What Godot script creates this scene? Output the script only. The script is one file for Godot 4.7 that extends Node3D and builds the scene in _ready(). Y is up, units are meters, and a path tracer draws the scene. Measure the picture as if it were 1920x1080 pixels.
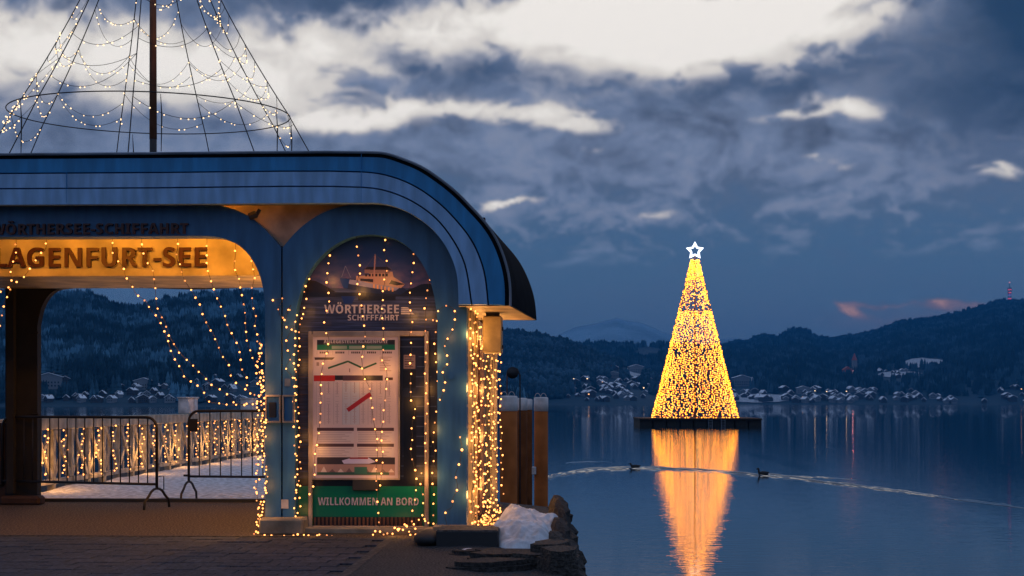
extends Node3D
# A lakeside ferry pavilion hung with fairy lights at dusk, a floating cone of lights on the lake, wooded hills beyond.
# Axes: x along the pavilion front (right), -z out over the lake, y up; the eye stands 1.3 m above the quay, the quay 1.7 m above the lake.
const F := 2600.0            # focal length in pixels of the 1920-wide photograph
const CX := 960.0
const CY := 755.0            # row of the horizon
const YAW := 0.03648         # the camera looks a little to the left of -z
const EYE := Vector3(0, 1.3, 0)
const LAKE := -1.7
const ZF := 13.7             # distance of the pavilion's front wall
const BULB := 4.6           # glow of one fairy-light bulb
var rng := RandomNumberGenerator.new()
var M := {}
var origin := {}
var names := {}
var fine := FastNoiseLite.new()
var broad := FastNoiseLite.new()
var hills := {}
var plots := []             # where houses of the far villages stand: hill, direction, row, size
var groups := []

func _ready():
	rng.seed = 4711
	# ---------------------------------------------------------------- camera
	var cam := Camera3D.new()
	cam.name = "camera"
	cam.projection = Camera3D.PROJECTION_FRUSTUM
	cam.near = 0.1
	cam.far = 40000.0
	cam.size = 0.1 * 1080.0 / F
	cam.frustum_offset = Vector2(0, 0.1 * (CY - 540.0) / F)
	cam.position = EYE
	cam.rotation = Vector3(0, YAW, 0)
	add_child(cam)
	cam.current = true
	# ---------------------------------------------------------------- sky, air
	var env := Environment.new()
	env.background_mode = Environment.BG_SKY
	env.tonemap_mode = Environment.TONE_MAPPER_LINEAR
	env.tonemap_exposure = 1.0
	env.background_energy_multiplier = 1.0
	env.sdfgi_enabled = true
	env.ssao_enabled = true
	env.ssil_enabled = true
	env.fog_enabled = true
	env.fog_density = 0.00009
	env.fog_light_color = Color(0.18, 0.68, 1.0)
	var sky := Sky.new()
	var pano := PanoramaSkyMaterial.new()
	pano.panorama = sky_picture()
	sky.sky_material = pano
	env.sky = sky
	var we := WorldEnvironment.new()
	we.name = "world_environment"
	we.environment = env
	add_child(we)
	# ---------------------------------------------------------------- the last of the sun, behind cloud
	var sun := DirectionalLight3D.new()
	sun.name = "sun"
	sun.light_energy = 0.02
	sun.light_color = Color(1.0, 0.86, 0.7)
	sun.light_angular_distance = 12.0
	sun.shadow_enabled = true
	sun.rotation_degrees = Vector3(-14, 186, 0)
	add_child(sun)
	make_materials()
	# ---------------------------------------------------------------- large structure
	build_lake()
	build_hills()
	build_quay()
	build_pavilion()
	# ---------------------------------------------------------------- objects
	build_notice_panel()
	build_interior_lamps()
	build_railing()
	build_barriers()
	build_piles()
	build_light_cone()
	build_lake_tree()
	build_villages()
	build_quay_things()
	build_light_strings()
	build_ducks()

# ====================================================================== measuring
func ray(px: float, py: float) -> Vector3:
	var x := (px - CX) / F
	return Vector3(x * cos(YAW) - sin(YAW), (CY - py) / F, -x * sin(YAW) - cos(YAW))

func wall_point(px: float, py: float, z: float) -> Vector3:      # where a sight line meets an upright plane z metres away
	var d := ray(px, py)
	return EYE + d * (z / -d.z)

func floor_point(px: float, py: float, y := 0.0) -> Vector3:     # where a sight line meets a level plane
	var d := ray(px, py)
	return EYE + d * ((y - EYE.y) / d.y)

func at_depth(px: float, py: float, depth: float) -> Vector3:
	return EYE + ray(px, py) * depth

func outline(list: Array, z := ZF) -> PackedVector2Array:
	var out := PackedVector2Array()
	for p in list:
		var w := wall_point(p[0], p[1], z)
		out.append(Vector2(w.x, w.y))
	return out

func rounded(p: PackedVector2Array, n := 6) -> PackedVector2Array: # a smooth curve through the points
	var out := PackedVector2Array()
	for i in p.size() - 1:
		var a := p[maxi(i - 1, 0)]
		var d := p[mini(i + 2, p.size() - 1)]
		var t1 := sqrt(p[i].distance_to(p[i + 1]))
		var t0 := -sqrt(maxf(a.distance_to(p[i]), 1e-6)) if i > 0 else -t1
		var t2 := t1 + (sqrt(p[i + 1].distance_to(d)) if i < p.size() - 2 else t1)
		for k in n:
			out.append(p[i].cubic_interpolate_in_time(p[i + 1], a, d, float(k) / n, t1, t0, t2))
	out.append(p[p.size() - 1])
	return out

func smoothed(p: Array, n := 5) -> Array:
	var out := []
	for i in p.size() - 1:
		var b: Vector3 = p[i]
		var c: Vector3 = p[i + 1]
		var a: Vector3 = p[maxi(i - 1, 0)]
		var d: Vector3 = p[mini(i + 2, p.size() - 1)]
		var t1 := sqrt(b.distance_to(c))
		var t0 := -sqrt(maxf(a.distance_to(b), 1e-6)) if i > 0 else -t1
		var t2 := t1 + (sqrt(c.distance_to(d)) if i < p.size() - 2 else t1)
		for k in n:
			out.append(b.cubic_interpolate_in_time(c, a, d, float(k) / n, t1, t0, t2))
	out.append(p[p.size() - 1])
	return out

# ====================================================================== nodes
func numbered(called: String) -> String:
	names[called] = names.get(called, -1) + 1
	return called if names[called] == 0 else "%s_%03d" % [called, names[called]]

func tag(o: Node3D, label: String, category: String, group := "") -> Node3D:
	o.set_meta("label", label)
	o.set_meta("category", category)
	if group != "":
		o.set_meta("group", group)
	return o

func thing(called: String, label: String, category: String, at: Vector3, group := "", turn := 0.0) -> Node3D:
	var o := Node3D.new()
	o.name = numbered(called)
	o.position = at
	o.rotation.y = turn
	add_child(o)
	origin[o] = at
	tag(o, label, category, group)
	return o

func start(smooth := false) -> SurfaceTool:
	var st := SurfaceTool.new()
	st.begin(Mesh.PRIMITIVE_TRIANGLES)
	st.set_smooth_group(0 if smooth else -1)
	return st

func finish(st: SurfaceTool, m: Material) -> ArrayMesh:
	st.generate_normals()
	var mesh := st.commit()
	if mesh.get_surface_count() > 0:
		mesh.surface_set_material(0, m)
	return mesh

func hang(called: String, mesh: Mesh, parent: Node3D = null, local := false) -> MeshInstance3D:
	var o := MeshInstance3D.new()
	o.mesh = mesh
	if parent == null:
		o.name = numbered(called)
		add_child(o)
	else:
		o.name = called
		if not local:
			o.position = -origin[parent]
		parent.add_child(o, true)
	origin[o] = Vector3.ZERO
	return o

func part(called: String, st: SurfaceTool, m: Material, parent: Node3D, local := false) -> MeshInstance3D:
	return hang(called, finish(st, m), parent, local)

func setting(called: String, st: SurfaceTool, m: Material) -> MeshInstance3D:
	var o := hang(called, finish(st, m))
	o.set_meta("kind", "structure")
	return o

# ====================================================================== shapes
func tri(st: SurfaceTool, a: Vector3, b: Vector3, c: Vector3, n: Vector3):
	if (b - a).cross(c - a).dot(n) > 0.0:
		st.add_vertex(a); st.add_vertex(c); st.add_vertex(b)
	else:
		st.add_vertex(a); st.add_vertex(b); st.add_vertex(c)

func quad(st: SurfaceTool, a: Vector3, b: Vector3, c: Vector3, d: Vector3, n: Vector3):
	tri(st, a, b, c, n)
	tri(st, a, c, d, n)

func bx(st: SurfaceTool, c: Vector3, s: Vector3, turn := Basis.IDENTITY, bevel := 0.0):
	var h := s * 0.5
	if bevel <= 0.0:
		for ax in 3:
			for sg in [-1.0, 1.0]:
				var n := Vector3.ZERO
				n[ax] = sg
				var u := Vector3.ZERO
				u[(ax + 1) % 3] = h[(ax + 1) % 3]
				var v := Vector3.ZERO
				v[(ax + 2) % 3] = h[(ax + 2) % 3]
				var o: Vector3 = n * h[ax]
				quad(st, c + turn * (o - u - v), c + turn * (o + u - v), c + turn * (o + u + v), c + turn * (o - u + v), turn * n)
		return
	var k := Vector3(h.x - bevel, h.y - bevel, h.z - bevel)
	for ax in 3:
		for sg in [-1.0, 1.0]:
			var n := Vector3.ZERO
			n[ax] = sg
			var u := Vector3.ZERO
			u[(ax + 1) % 3] = k[(ax + 1) % 3]
			var v := Vector3.ZERO
			v[(ax + 2) % 3] = k[(ax + 2) % 3]
			var o: Vector3 = n * h[ax]
			quad(st, c + turn * (o - u - v), c + turn * (o + u - v), c + turn * (o + u + v), c + turn * (o - u + v), turn * n)
			for s2 in [-1.0, 1.0]:      # one bevel strip per pair of neighbouring faces
				var a2 := (ax + 1) % 3
				var n2 := Vector3.ZERO
				n2[a2] = s2
				var w := Vector3.ZERO
				w[(ax + 2) % 3] = k[(ax + 2) % 3]
				var p := n * h[ax] + n2 * k[a2]
				var q := n * k[ax] + n2 * h[a2]
				quad(st, c + turn * (p - w), c + turn * (p + w), c + turn * (q + w), c + turn * (q - w), turn * (n + n2))
	for i in 8:
		var g := Vector3(-1 if i & 1 else 1, -1 if i & 2 else 1, -1 if i & 4 else 1)
		var a := Vector3(h.x, k.y, k.z) * g
		var b := Vector3(k.x, h.y, k.z) * g
		var d := Vector3(k.x, k.y, h.z) * g
		tri(st, c + turn * a, c + turn * b, c + turn * d, turn * g)

func prism(st: SurfaceTool, poly: PackedVector2Array, z_back: float, z_front: float):
	var idx := Geometry2D.triangulate_polygon(poly)
	for i in range(0, idx.size(), 3):
		var a := poly[idx[i]]
		var b := poly[idx[i + 1]]
		var c := poly[idx[i + 2]]
		tri(st, Vector3(a.x, a.y, z_front), Vector3(b.x, b.y, z_front), Vector3(c.x, c.y, z_front), Vector3.BACK)
		tri(st, Vector3(a.x, a.y, z_back), Vector3(b.x, b.y, z_back), Vector3(c.x, c.y, z_back), Vector3.FORWARD)
	var sg := -1.0 if Geometry2D.is_polygon_clockwise(poly) else 1.0
	for i in poly.size():
		var a := poly[i]
		var b := poly[(i + 1) % poly.size()]
		var n := Vector3(b.y - a.y, a.x - b.x, 0) * sg
		quad(st, Vector3(a.x, a.y, z_back), Vector3(b.x, b.y, z_back), Vector3(b.x, b.y, z_front), Vector3(a.x, a.y, z_front), n)

func slab(st: SurfaceTool, poly: PackedVector2Array, y0: float, y1: float):   # poly holds (x, z)
	var idx := Geometry2D.triangulate_polygon(poly)
	for i in range(0, idx.size(), 3):
		var a := poly[idx[i]]
		var b := poly[idx[i + 1]]
		var c := poly[idx[i + 2]]
		tri(st, Vector3(a.x, y1, a.y), Vector3(b.x, y1, b.y), Vector3(c.x, y1, c.y), Vector3.UP)
		tri(st, Vector3(a.x, y0, a.y), Vector3(b.x, y0, b.y), Vector3(c.x, y0, c.y), Vector3.DOWN)
	var sg := -1.0 if Geometry2D.is_polygon_clockwise(poly) else 1.0
	for i in poly.size():
		var a := poly[i]
		var b := poly[(i + 1) % poly.size()]
		var n := Vector3(b.y - a.y, 0, a.x - b.x) * sg
		quad(st, Vector3(a.x, y0, a.y), Vector3(b.x, y0, b.y), Vector3(b.x, y1, b.y), Vector3(a.x, y1, a.y), n)

func tube(st: SurfaceTool, pts: Array, r, sides := 6, capped := true):
	var rings := []
	var up := Vector3.UP
	for i in pts.size():
		var p: Vector3 = pts[i]
		var a: Vector3 = pts[maxi(i - 1, 0)]
		var b: Vector3 = pts[mini(i + 1, pts.size() - 1)]
		var t := (b - a).normalized()
		if i == 0 and absf(t.dot(up)) > 0.9:
			up = Vector3.RIGHT
		var s := t.cross(up)
		s = s.normalized() if s.length() > 0.01 else t.cross(Vector3(0.3, 0.5, 0.8)).normalized()
		var v := s.cross(t)
		up = v
		var ra: float = r[i] if r is Array else r
		var ring := []
		for k in sides:
			var q := TAU * k / sides
			ring.append(p + (s * cos(q) + v * sin(q)) * ra)
		rings.append(ring)
	for i in rings.size() - 1:
		for k in sides:
			var k2 := (k + 1) % sides
			var mid: Vector3 = (rings[i][k] + rings[i][k2]) * 0.5 - pts[i]
			quad(st, rings[i][k], rings[i][k2], rings[i + 1][k2], rings[i + 1][k], mid)
	if capped:
		for e in [0, rings.size() - 1]:
			var n: Vector3 = pts[0] - pts[1] if e == 0 else pts[e] - pts[e - 1]
			for k in range(1, sides - 1):
				tri(st, rings[e][0], rings[e][k], rings[e][k + 1], n)

func ball(st: SurfaceTool, c: Vector3, r: Vector3, lumps := 0.0, across := 10, up := 6):
	var g := func(i: int, j: int) -> Vector3:
		var q := TAU * (i % across) / across
		var e := PI * (float(j) / up - 0.5)
		var d := Vector3(cos(e) * cos(q), sin(e), cos(e) * sin(q))
		var k := 1.0 + lumps * fine.get_noise_3dv((c + d * 0.6) * 40.0)
		return c + d * r * k
	for j in up:
		for i in across:
			var a: Vector3 = g.call(i, j)
			var b: Vector3 = g.call(i + 1, j)
			var d: Vector3 = g.call(i + 1, j + 1)
			var e: Vector3 = g.call(i, j + 1)
			var n := (a + b + d + e) * 0.25 - c
			if j > 0:
				tri(st, a, b, d, n)
			if j < up - 1:
				tri(st, a, d, e, n)

func bulbs(places: Array, r: float, m: Material) -> ArrayMesh:
	var t := (1.0 + sqrt(5.0)) / 2.0
	var v := [Vector3(-1, t, 0), Vector3(1, t, 0), Vector3(-1, -t, 0), Vector3(1, -t, 0), Vector3(0, -1, t), Vector3(0, 1, t), Vector3(0, -1, -t), Vector3(0, 1, -t), Vector3(t, 0, -1), Vector3(t, 0, 1), Vector3(-t, 0, -1), Vector3(-t, 0, 1)]
	var f := [0, 11, 5, 0, 5, 1, 0, 1, 7, 0, 7, 10, 0, 10, 11, 1, 5, 9, 5, 11, 4, 11, 10, 2, 10, 7, 6, 7, 1, 8, 3, 9, 4, 3, 4, 2, 3, 2, 6, 3, 6, 8, 3, 8, 9, 4, 9, 5, 2, 4, 11, 6, 2, 10, 8, 6, 7, 9, 8, 1]
	var vs := PackedVector3Array()
	var ns := PackedVector3Array()
	var ix := PackedInt32Array()
	for p in places:
		var o := vs.size()
		var q := r * rng.randf_range(0.8, 1.15)
		for w in v:
			var n: Vector3 = w.normalized()
			vs.append(p + n * q)
			ns.append(n)
		for k in range(0, f.size(), 3):
			ix.append(o + f[k]); ix.append(o + f[k + 2]); ix.append(o + f[k + 1])
	var arrays := []
	arrays.resize(Mesh.ARRAY_MAX)
	arrays[Mesh.ARRAY_VERTEX] = vs
	arrays[Mesh.ARRAY_NORMAL] = ns
	arrays[Mesh.ARRAY_INDEX] = ix
	var mesh := ArrayMesh.new()
	mesh.add_surface_from_arrays(Mesh.PRIMITIVE_TRIANGLES, arrays)
	mesh.surface_set_material(0, m)
	return mesh

func lettering(called: String, text: String, family: String, left: Vector3, width: float, height: float, deep: float, m: Material, parent: Node3D, bold := 0.0) -> MeshInstance3D:
	var t := TextMesh.new()
	var f := SystemFont.new()
	f.font_names = PackedStringArray([family])
	f.font_weight = 700
	var heavy := FontVariation.new()
	heavy.base_font = f
	heavy.variation_embolden = bold
	t.font = heavy
	t.text = text
	t.font_size = 64
	t.pixel_size = 0.01
	t.depth = 0.04
	t.curve_step = 2.0
	t.horizontal_alignment = HORIZONTAL_ALIGNMENT_LEFT
	t.material = m
	var bare := t.text.replace("Ö", "O")
	var t2 := t.duplicate()
	t2.text = bare
	var box: AABB = t2.get_aabb()
	var o := MeshInstance3D.new()
	o.mesh = t
	o.name = called
	var k := Vector3(width / box.size.x, height / box.size.y, deep / 0.04)
	o.scale = k
	o.position = left - Vector3(box.position.x * k.x, box.position.y * k.y, 0) - origin[parent]
	parent.add_child(o, true)
	origin[o] = Vector3.ZERO
	return o

# ====================================================================== materials
func paint(r: float, g: float, b: float, rough := 0.6, metal := 0.0) -> StandardMaterial3D:   # real-world (linear) base colour
	var m := StandardMaterial3D.new()
	m.albedo_color = Color(r, g, b).linear_to_srgb()
	m.roughness = rough
	m.metallic = metal
	return m

func glow(r: float, g: float, b: float, times: float) -> StandardMaterial3D:
	var m := paint(0.5, 0.45, 0.4, 0.4)
	m.emission_enabled = true
	m.emission = Color(r, g, b).linear_to_srgb()
	m.emission_energy_multiplier = times
	return m

func speckle(seed_: int, freq: float, lo: float, hi: float, octaves := 4, size := 512, mid := 0.5) -> NoiseTexture2D:
	var n := FastNoiseLite.new()
	n.seed = seed_
	n.noise_type = FastNoiseLite.TYPE_SIMPLEX_SMOOTH
	n.frequency = freq
	n.fractal_octaves = octaves
	var t := NoiseTexture2D.new()
	t.width = size
	t.height = size
	t.seamless = true
	t.noise = n
	var g := Gradient.new()
	g.offsets = PackedFloat32Array([0.15, mid, 0.85])
	var c := (lo + hi) * 0.5
	g.colors = PackedColorArray([Color(lo, lo, lo), Color(c, c, c), Color(hi, hi, hi)])
	t.color_ramp = g
	return t

func worn(m: StandardMaterial3D, tex: Texture2D, scale: float, bump: Texture2D = null, cm := 0.0) -> StandardMaterial3D:
	m.albedo_texture = tex
	m.uv1_triplanar = true
	m.uv1_world_triplanar = true
	m.uv1_scale = Vector3.ONE * scale
	if bump:
		m.heightmap_enabled = true
		m.heightmap_texture = bump
		m.heightmap_scale = cm
	return m

func make_materials():
	fine.seed = 3
	fine.noise_type = FastNoiseLite.TYPE_SIMPLEX_SMOOTH
	fine.frequency = 0.02
	fine.fractal_octaves = 4
	broad.seed = 9
	broad.noise_type = FastNoiseLite.TYPE_SIMPLEX_SMOOTH
	broad.frequency = 0.002
	broad.fractal_octaves = 4
	var dirt := speckle(1, 0.006, 0.72, 1.0, 5)
	var streaks := speckle(14, 0.010, 0.84, 1.0, 6)
	var grit := speckle(2, 0.08, 0.45, 1.0, 3)
	var gravel := speckle(12, 0.11, 0.15, 1.0, 4, 1024)
	var coarse := speckle(5, 0.03, 0.35, 1.0, 5)
	var snowy := speckle(6, 0.02, 0.7, 1.0, 5)
	M.blue_paint = worn(paint(0.042, 0.15, 0.31, 0.42), streaks, 0.45)
	M.band_blue = worn(paint(0.022, 0.27, 0.58, 0.38), streaks, 0.4)
	M.band_pale = worn(paint(0.31, 0.53, 0.82, 0.42), streaks, 0.35)
	for m in [M.blue_paint, M.band_blue, M.band_pale]:
		m.uv1_scale = Vector3(1.3, 0.22, 1.3)          # rain has streaked it downwards
	M.dark_gap = paint(0.015, 0.020, 0.030, 0.7)
	M.roofing = worn(paint(0.012, 0.013, 0.016, 0.85), dirt, 0.6)
	M.roofing.metallic_specular = 0.12
	M.soffit = worn(paint(0.62, 0.52, 0.38, 0.6), dirt, 0.5)
	M.spandrel = worn(paint(0.62, 0.46, 0.34, 0.6), dirt, 0.7)
	M.spandrel.backlight_enabled = true
	M.spandrel.backlight = Color(0.30, 0.30, 0.30)
	M.sign_panel = worn(paint(0.72, 0.60, 0.42, 0.5), dirt, 0.5)
	M.letter_dark = paint(0.075, 0.020, 0.012, 0.5)
	M.letter_pale = paint(0.52, 0.45, 0.46, 0.5)
	M.wood_dark = worn(paint(0.012, 0.012, 0.012, 0.75), dirt, 0.8)
	M.grey_paint = worn(paint(0.24, 0.28, 0.34, 0.6), dirt, 0.7)
	M.side_wall = worn(paint(0.52, 0.42, 0.26, 0.65), dirt, 0.8)
	M.door_brown = worn(paint(0.16, 0.06, 0.03, 0.6), dirt, 0.9)
	M.plinth = worn(paint(0.34, 0.28, 0.20, 0.85), dirt, 0.8, grit, 0.3)
	M.brick_brown = worn(paint(0.06, 0.03, 0.02, 0.85), dirt, 0.8, grit, 0.3)
	M.asphalt = worn(paint(0.105, 0.095, 0.095, 0.85), gravel, 0.30, gravel, 2.2)
	M.floor = worn(paint(0.19, 0.135, 0.10, 0.85), gravel, 0.30, gravel, 2.2)  # gravel colour tinted with the orange light of the lamps
	M.paver_a = worn(paint(0.040, 0.058, 0.095, 0.85), coarse, 1.1, grit, 0.25)
	M.paver_b = worn(paint(0.032, 0.049, 0.082, 0.85), coarse, 1.3, grit, 0.25)
	M.paver_c = worn(paint(0.048, 0.066, 0.105, 0.8), coarse, 0.9, grit, 0.25)
	M.concrete = worn(paint(0.105, 0.10, 0.105, 0.85), gravel, 0.35, gravel, 1.8)
	M.kerb = worn(paint(0.10, 0.09, 0.085, 0.85), coarse, 1.0, coarse, 0.5)
	M.rubber = paint(0.02, 0.02, 0.022, 0.7)
	M.stone_a = worn(paint(0.055, 0.05, 0.048, 0.9), coarse, 1.5, coarse, 2.0)
	M.stone_b = worn(paint(0.09, 0.08, 0.07, 0.9), coarse, 1.7, coarse, 2.0)
	M.snow = worn(paint(0.80, 0.82, 0.86, 0.8), snowy, 0.8, snowy, 4.0)
	M.far_snow = worn(paint(0.62, 0.68, 0.74, 0.9), snowy, 0.01)
	M.metal_frame = worn(paint(0.55, 0.42, 0.32, 0.4, 0.2), dirt, 0.7)
	M.steel_dark = paint(0.02, 0.02, 0.024, 0.5, 0.3)
	M.white_wood = worn(paint(0.46, 0.42, 0.34, 0.6), dirt, 0.9)
	M.pile_brown = worn(paint(0.52, 0.15, 0.038, 0.6), dirt, 0.5)
	M.pile_shaded = worn(paint(0.20, 0.062, 0.02, 0.7), dirt, 0.5)  # darker copy of the brown: shading of the rear piles put into colour
	M.pile_brown.metallic_specular = 0.15
	M.pile_shaded.metallic_specular = 0.15
	M.pile_cap = worn(paint(0.85, 0.78, 0.75, 0.6), dirt, 0.9)
	M.beige_box = worn(paint(0.66, 0.50, 0.24, 0.5), dirt, 0.9)
	M.cable = paint(0.05, 0.035, 0.02, 0.6)
	M.cable_dark = paint(0.012, 0.012, 0.014, 0.6)
	M.mast = worn(paint(0.30, 0.12, 0.06, 0.6), dirt, 1.0)
	M.bulb = glow(1.0, 0.33, 0.07, BULB)
	M.bulb_dim = glow(1.0, 0.30, 0.06, 1.5)
	M.bulb_cool = glow(1.0, 0.66, 0.34, 2.4)
	M.tube_lamp = glow(1.0, 0.48, 0.08, 4.0)
	M.star = glow(0.75, 0.85, 1.0, 3.0)
	M.tree_gold = glow(1.0, 0.28, 0.005, 7.6)
	M.tree_white = glow(1.0, 0.48, 0.06, 5.2)
	M.tree_red = glow(1.0, 0.16, 0.02, 2.0)
	M.net = paint(0.10, 0.05, 0.045, 0.8)
	M.raft = worn(paint(0.035, 0.032, 0.03, 0.8), coarse, 0.5)
	M.window_warm = glow(1.0, 0.45, 0.14, 2.2)
	M.window_dark = paint(0.02, 0.03, 0.045, 0.2)
	M.house_pale = paint(0.20, 0.23, 0.26, 0.8)
	M.roof_snow = paint(0.86, 0.90, 0.94, 0.8)
	M.house_dark = paint(0.05, 0.055, 0.065, 0.8)
	M.house_warm = paint(0.32, 0.24, 0.2, 0.8)
	M.house_red = paint(0.4, 0.10, 0.07, 0.8)
	M.feather = paint(0.012, 0.012, 0.013, 0.7)
	M.mast_red = glow(1.0, 0.05, 0.14, 0.55)
	M.mast_blue = glow(0.2, 0.2, 1.0, 0.4)
	M.mast_pink = glow(1.0, 0.35, 0.45, 0.6)

# ====================================================================== sky: dusk cloud with openings to the bright sky behind
func blob(x: float, y: float, b: Array) -> float:
	var dx: float = x - b[0]
	var dy: float = y - b[1]
	var c := cos(deg_to_rad(b[4]))
	var s := sin(deg_to_rad(b[4]))
	var u: float = (dx * c + dy * s) / b[2]
	var v: float = (-dx * s + dy * c) / b[3]
	return b[5] * exp(-(u * u + v * v))

func sky_picture() -> ImageTexture:
	var warp := FastNoiseLite.new()
	warp.seed = 21
	warp.noise_type = FastNoiseLite.TYPE_SIMPLEX_SMOOTH
	warp.frequency = 1.0
	warp.fractal_octaves = 4
	var puff := FastNoiseLite.new()
	puff.seed = 22
	puff.noise_type = FastNoiseLite.TYPE_SIMPLEX_SMOOTH
	puff.frequency = 1.0
	puff.fractal_octaves = 6
	puff.fractal_gain = 0.56
	# openings, in 1/45-degree steps across and down from the horizon: centre, half sizes, tilt, strength
	var gaps := [
		[1290, 60, 300, 80, 0, 1.5], [1080, 70, 150, 70, 5, 1.0], [1470, 70, 130, 58, -16, 0.95], [1240, 130, 120, 40, 8, 0.7], [1600, 30, 80, 60, -30, 0.6],
		[320, 150, 270, 70, -4, 1.2], [60, 125, 170, 70, -8, 0.95], [520, 195, 150, 45, 12, 0.75], [760, 226, 200, 24, -5, 1.0], [850, 65, 130, 60, 0, 0.72], [650, 110, 130, 62, 0, 0.72],
		[1090, 228, 95, 17, 6, 1.0], [940, 215, 100, 22, -4, 0.8], [620, 246, 90, 16, -8, 0.8], [1590, 222, 75, 22, 8, 1.15], [1500, 238, 70, 9, -6, 0.85],
		[955, 380, 60, 9, -14, 1.1], [1843, 351, 34, 11, 6, 0.95], [1890, 300, 60, 8, 8, 0.42], [1745, 268, 26, 9, 0, 0.6], [1215, 415, 40, 9, -10, 0.5], [1530, 322, 40, 6, 0, 0.5], [1130, 288, 24, 6, 0, 0.42], [1900, 445, 30, 6, 0, 0.35]]
	var pinks := [[1580, 586, 22, 7, 22, 1.3], [1610, 578, 50, 4, 2, 0.45], [1650, 581, 50, 4, 2, 0.3], [1738, 582, 26, 8, 4, 1.1], [1765, 577, 26, 6, 4, 0.5], [1815, 584, 40, 5, -4, 0.6], [1670, 612, 170, 26, 0, 0.30]]
	var darks := [[1910, 95, 210, 190, 20, 1.15], [1740, 240, 190, 80, 30, 0.35], [60, 15, 240, 45, -6, 0.75], [530, 30, 190, 42, 4, 0.75], [745, 125, 62, 34, 20, 0.95], [885, 137, 70, 27, 0, 0.95], [700, 15, 90, 26, 8, 0.6], [1090, 160, 100, 22, 4, 0.6], [1440, 168, 200, 26, -8, 0.75], [960, 225, 60, 16, 8, 0.5], [270, 240, 260, 26, 2, 0.42], [590, 228, 60, 9, -4, 0.6], [1330, 12, 130, 9, 4, 0.75], [1175, 48, 110, 8, -5, 0.45], [1500, 108, 70, 12, -8, 0.8], [1590, 40, 60, 16, -20, 0.7], [1050, 108, 90, 13, 4, 0.6], [1360, 84, 90, 6, -3, 0.4]]
	var at := func(dir: Vector3) -> Color:
		var el := rad_to_deg(asin(clampf(dir.y, -1, 1)))
		var az := rad_to_deg(atan2(dir.x, -dir.z)) + 2.09
		az = wrapf(az, -180.0, 180.0)
		var flat_y := dir.y - 0.025 * log(1.0 + exp((dir.y - 0.135) / 0.025))     # cloud is drawn out flat low down, billows higher up
		var q := Vector3(dir.x, dir.y * 1.5 + flat_y * 0.9, dir.z)
		var w1 := warp.get_noise_3dv(q * 9.0)
		var w2 := warp.get_noise_3dv(q * 9.0 + Vector3(40, 7, 3))
		var n := puff.get_noise_3dv(q * 13.0 + Vector3(w1, w2, w1) * 0.5)
		var f := puff.get_noise_3dv(Vector3(dir.x, dir.y * 1.3 + flat_y * 2.3, dir.z) * 40.0 + Vector3(w2, w1, w2) * 1.2)
		var x := 960.0 + az * 45.38 + w1 * 55.0 + f * 26.0
		var y := 755.0 - el * 45.38 + w2 * 24.0 + f * 14.0
		var t := clampf(el / 16.5, 0.0, 1.0)
		var low := Vector3(0.108, 0.152, 0.225)
		var mid := Vector3(0.055, 0.128, 0.232)
		var top := Vector3(0.175, 0.228, 0.350).lerp(Vector3(0.155, 0.245, 0.450), maxf(smoothstep(20.0, 70.0, absf(az)), smoothstep(18.0, 45.0, el)))   # bluer away from the sunset
		var c := low.lerp(mid, clampf(t / 0.45, 0, 1)).lerp(top, smoothstep(0.36, 0.58, t + 0.14 * n + 0.05 * f))
		var shade := 1.0 + (n * 0.75 + f * 0.28) * lerpf(0.42, 1.0, smoothstep(0.1, 0.6, t))
		c *= shade
		c = c.lerp(Vector3(0.245, 0.275, 0.365), clampf(0.60 * smoothstep(0.0, 0.5, n + f * 0.5) * smoothstep(0.30, 0.5, t), 0, 1))
		var g := 0.0
		var d := 0.0
		var p := 0.0
		if absf(az) < 40.0 and el < 26.0:
			for b in gaps:
				g += blob(x, y, b)
			for b in darks:
				d += blob(x, y, b)
			for b in pinks:
				p += blob(x, y, b)
		# the same broken cloud carries on round the sky
		var away := maxf(smoothstep(21.0, 34.0, absf(az)), smoothstep(17.5, 24.0, el))
		if away > 0.0:
			g += away * 1.1 * smoothstep(0.05, 0.55, puff.get_noise_3dv(q * 5.0 + Vector3(9, 4, 2))) * smoothstep(4.0, 12.0, el)
		c = c.lerp(Vector3(0.016, 0.048, 0.108).lerp(Vector3(0.14, 0.20, 0.33), clampf(g * 0.8, 0.0, 0.8)), 0.96 * clampf(d, 0, 1))
		var e := g * (1.0 - 0.55 * clampf(d, 0, 1)) + (n * 0.40 + f * 0.42) * clampf(g * 1.6, 0, 1)
		# thin cloud in and round the openings: lilac grey where it is thick, cream where it is thin
		var veil := puff.get_noise_3dv(Vector3(dir.x, dir.y * 1.8, dir.z) * 19.0 + Vector3(w1, w2, 5.0) * 0.7) + 0.45 * f
		e -= 0.46 * smoothstep(-0.05, 0.55, veil) * (1.0 - 0.25 * smoothstep(0.9, 1.6, g))
		c = c.lerp(Vector3(0.40, 0.41, 0.475), 0.9 * smoothstep(0.08, 0.48, e))
		c = c.lerp(Vector3(0.78, 0.735, 0.685), smoothstep(0.34, 0.74, e))
		c = c.lerp(Vector3(1.0, 0.955, 0.89), smoothstep(0.66, 1.25, e))
		c = c.lerp(Vector3(0.42, 0.24, 0.24), 0.75 * smoothstep(0.25, 0.75, p + f * 0.9 * p))
		c = c.lerp(Vector3(0.90, 0.46, 0.34), 0.9 * smoothstep(0.65, 1.2, p + f * 1.1 * p))
		c = c.lerp(Vector3(0.20, 0.16, 0.20), 0.5 * smoothstep(0.02, 0.5, p))
		if el < 0.0:
			c = Vector3(0.03, 0.055, 0.10)
		return Color(clampf(c.x, 0, 1), clampf(c.y, 0, 1), clampf(c.z, 0, 1)).linear_to_srgb()
	var wide := 4096
	var high := 2048
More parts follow.
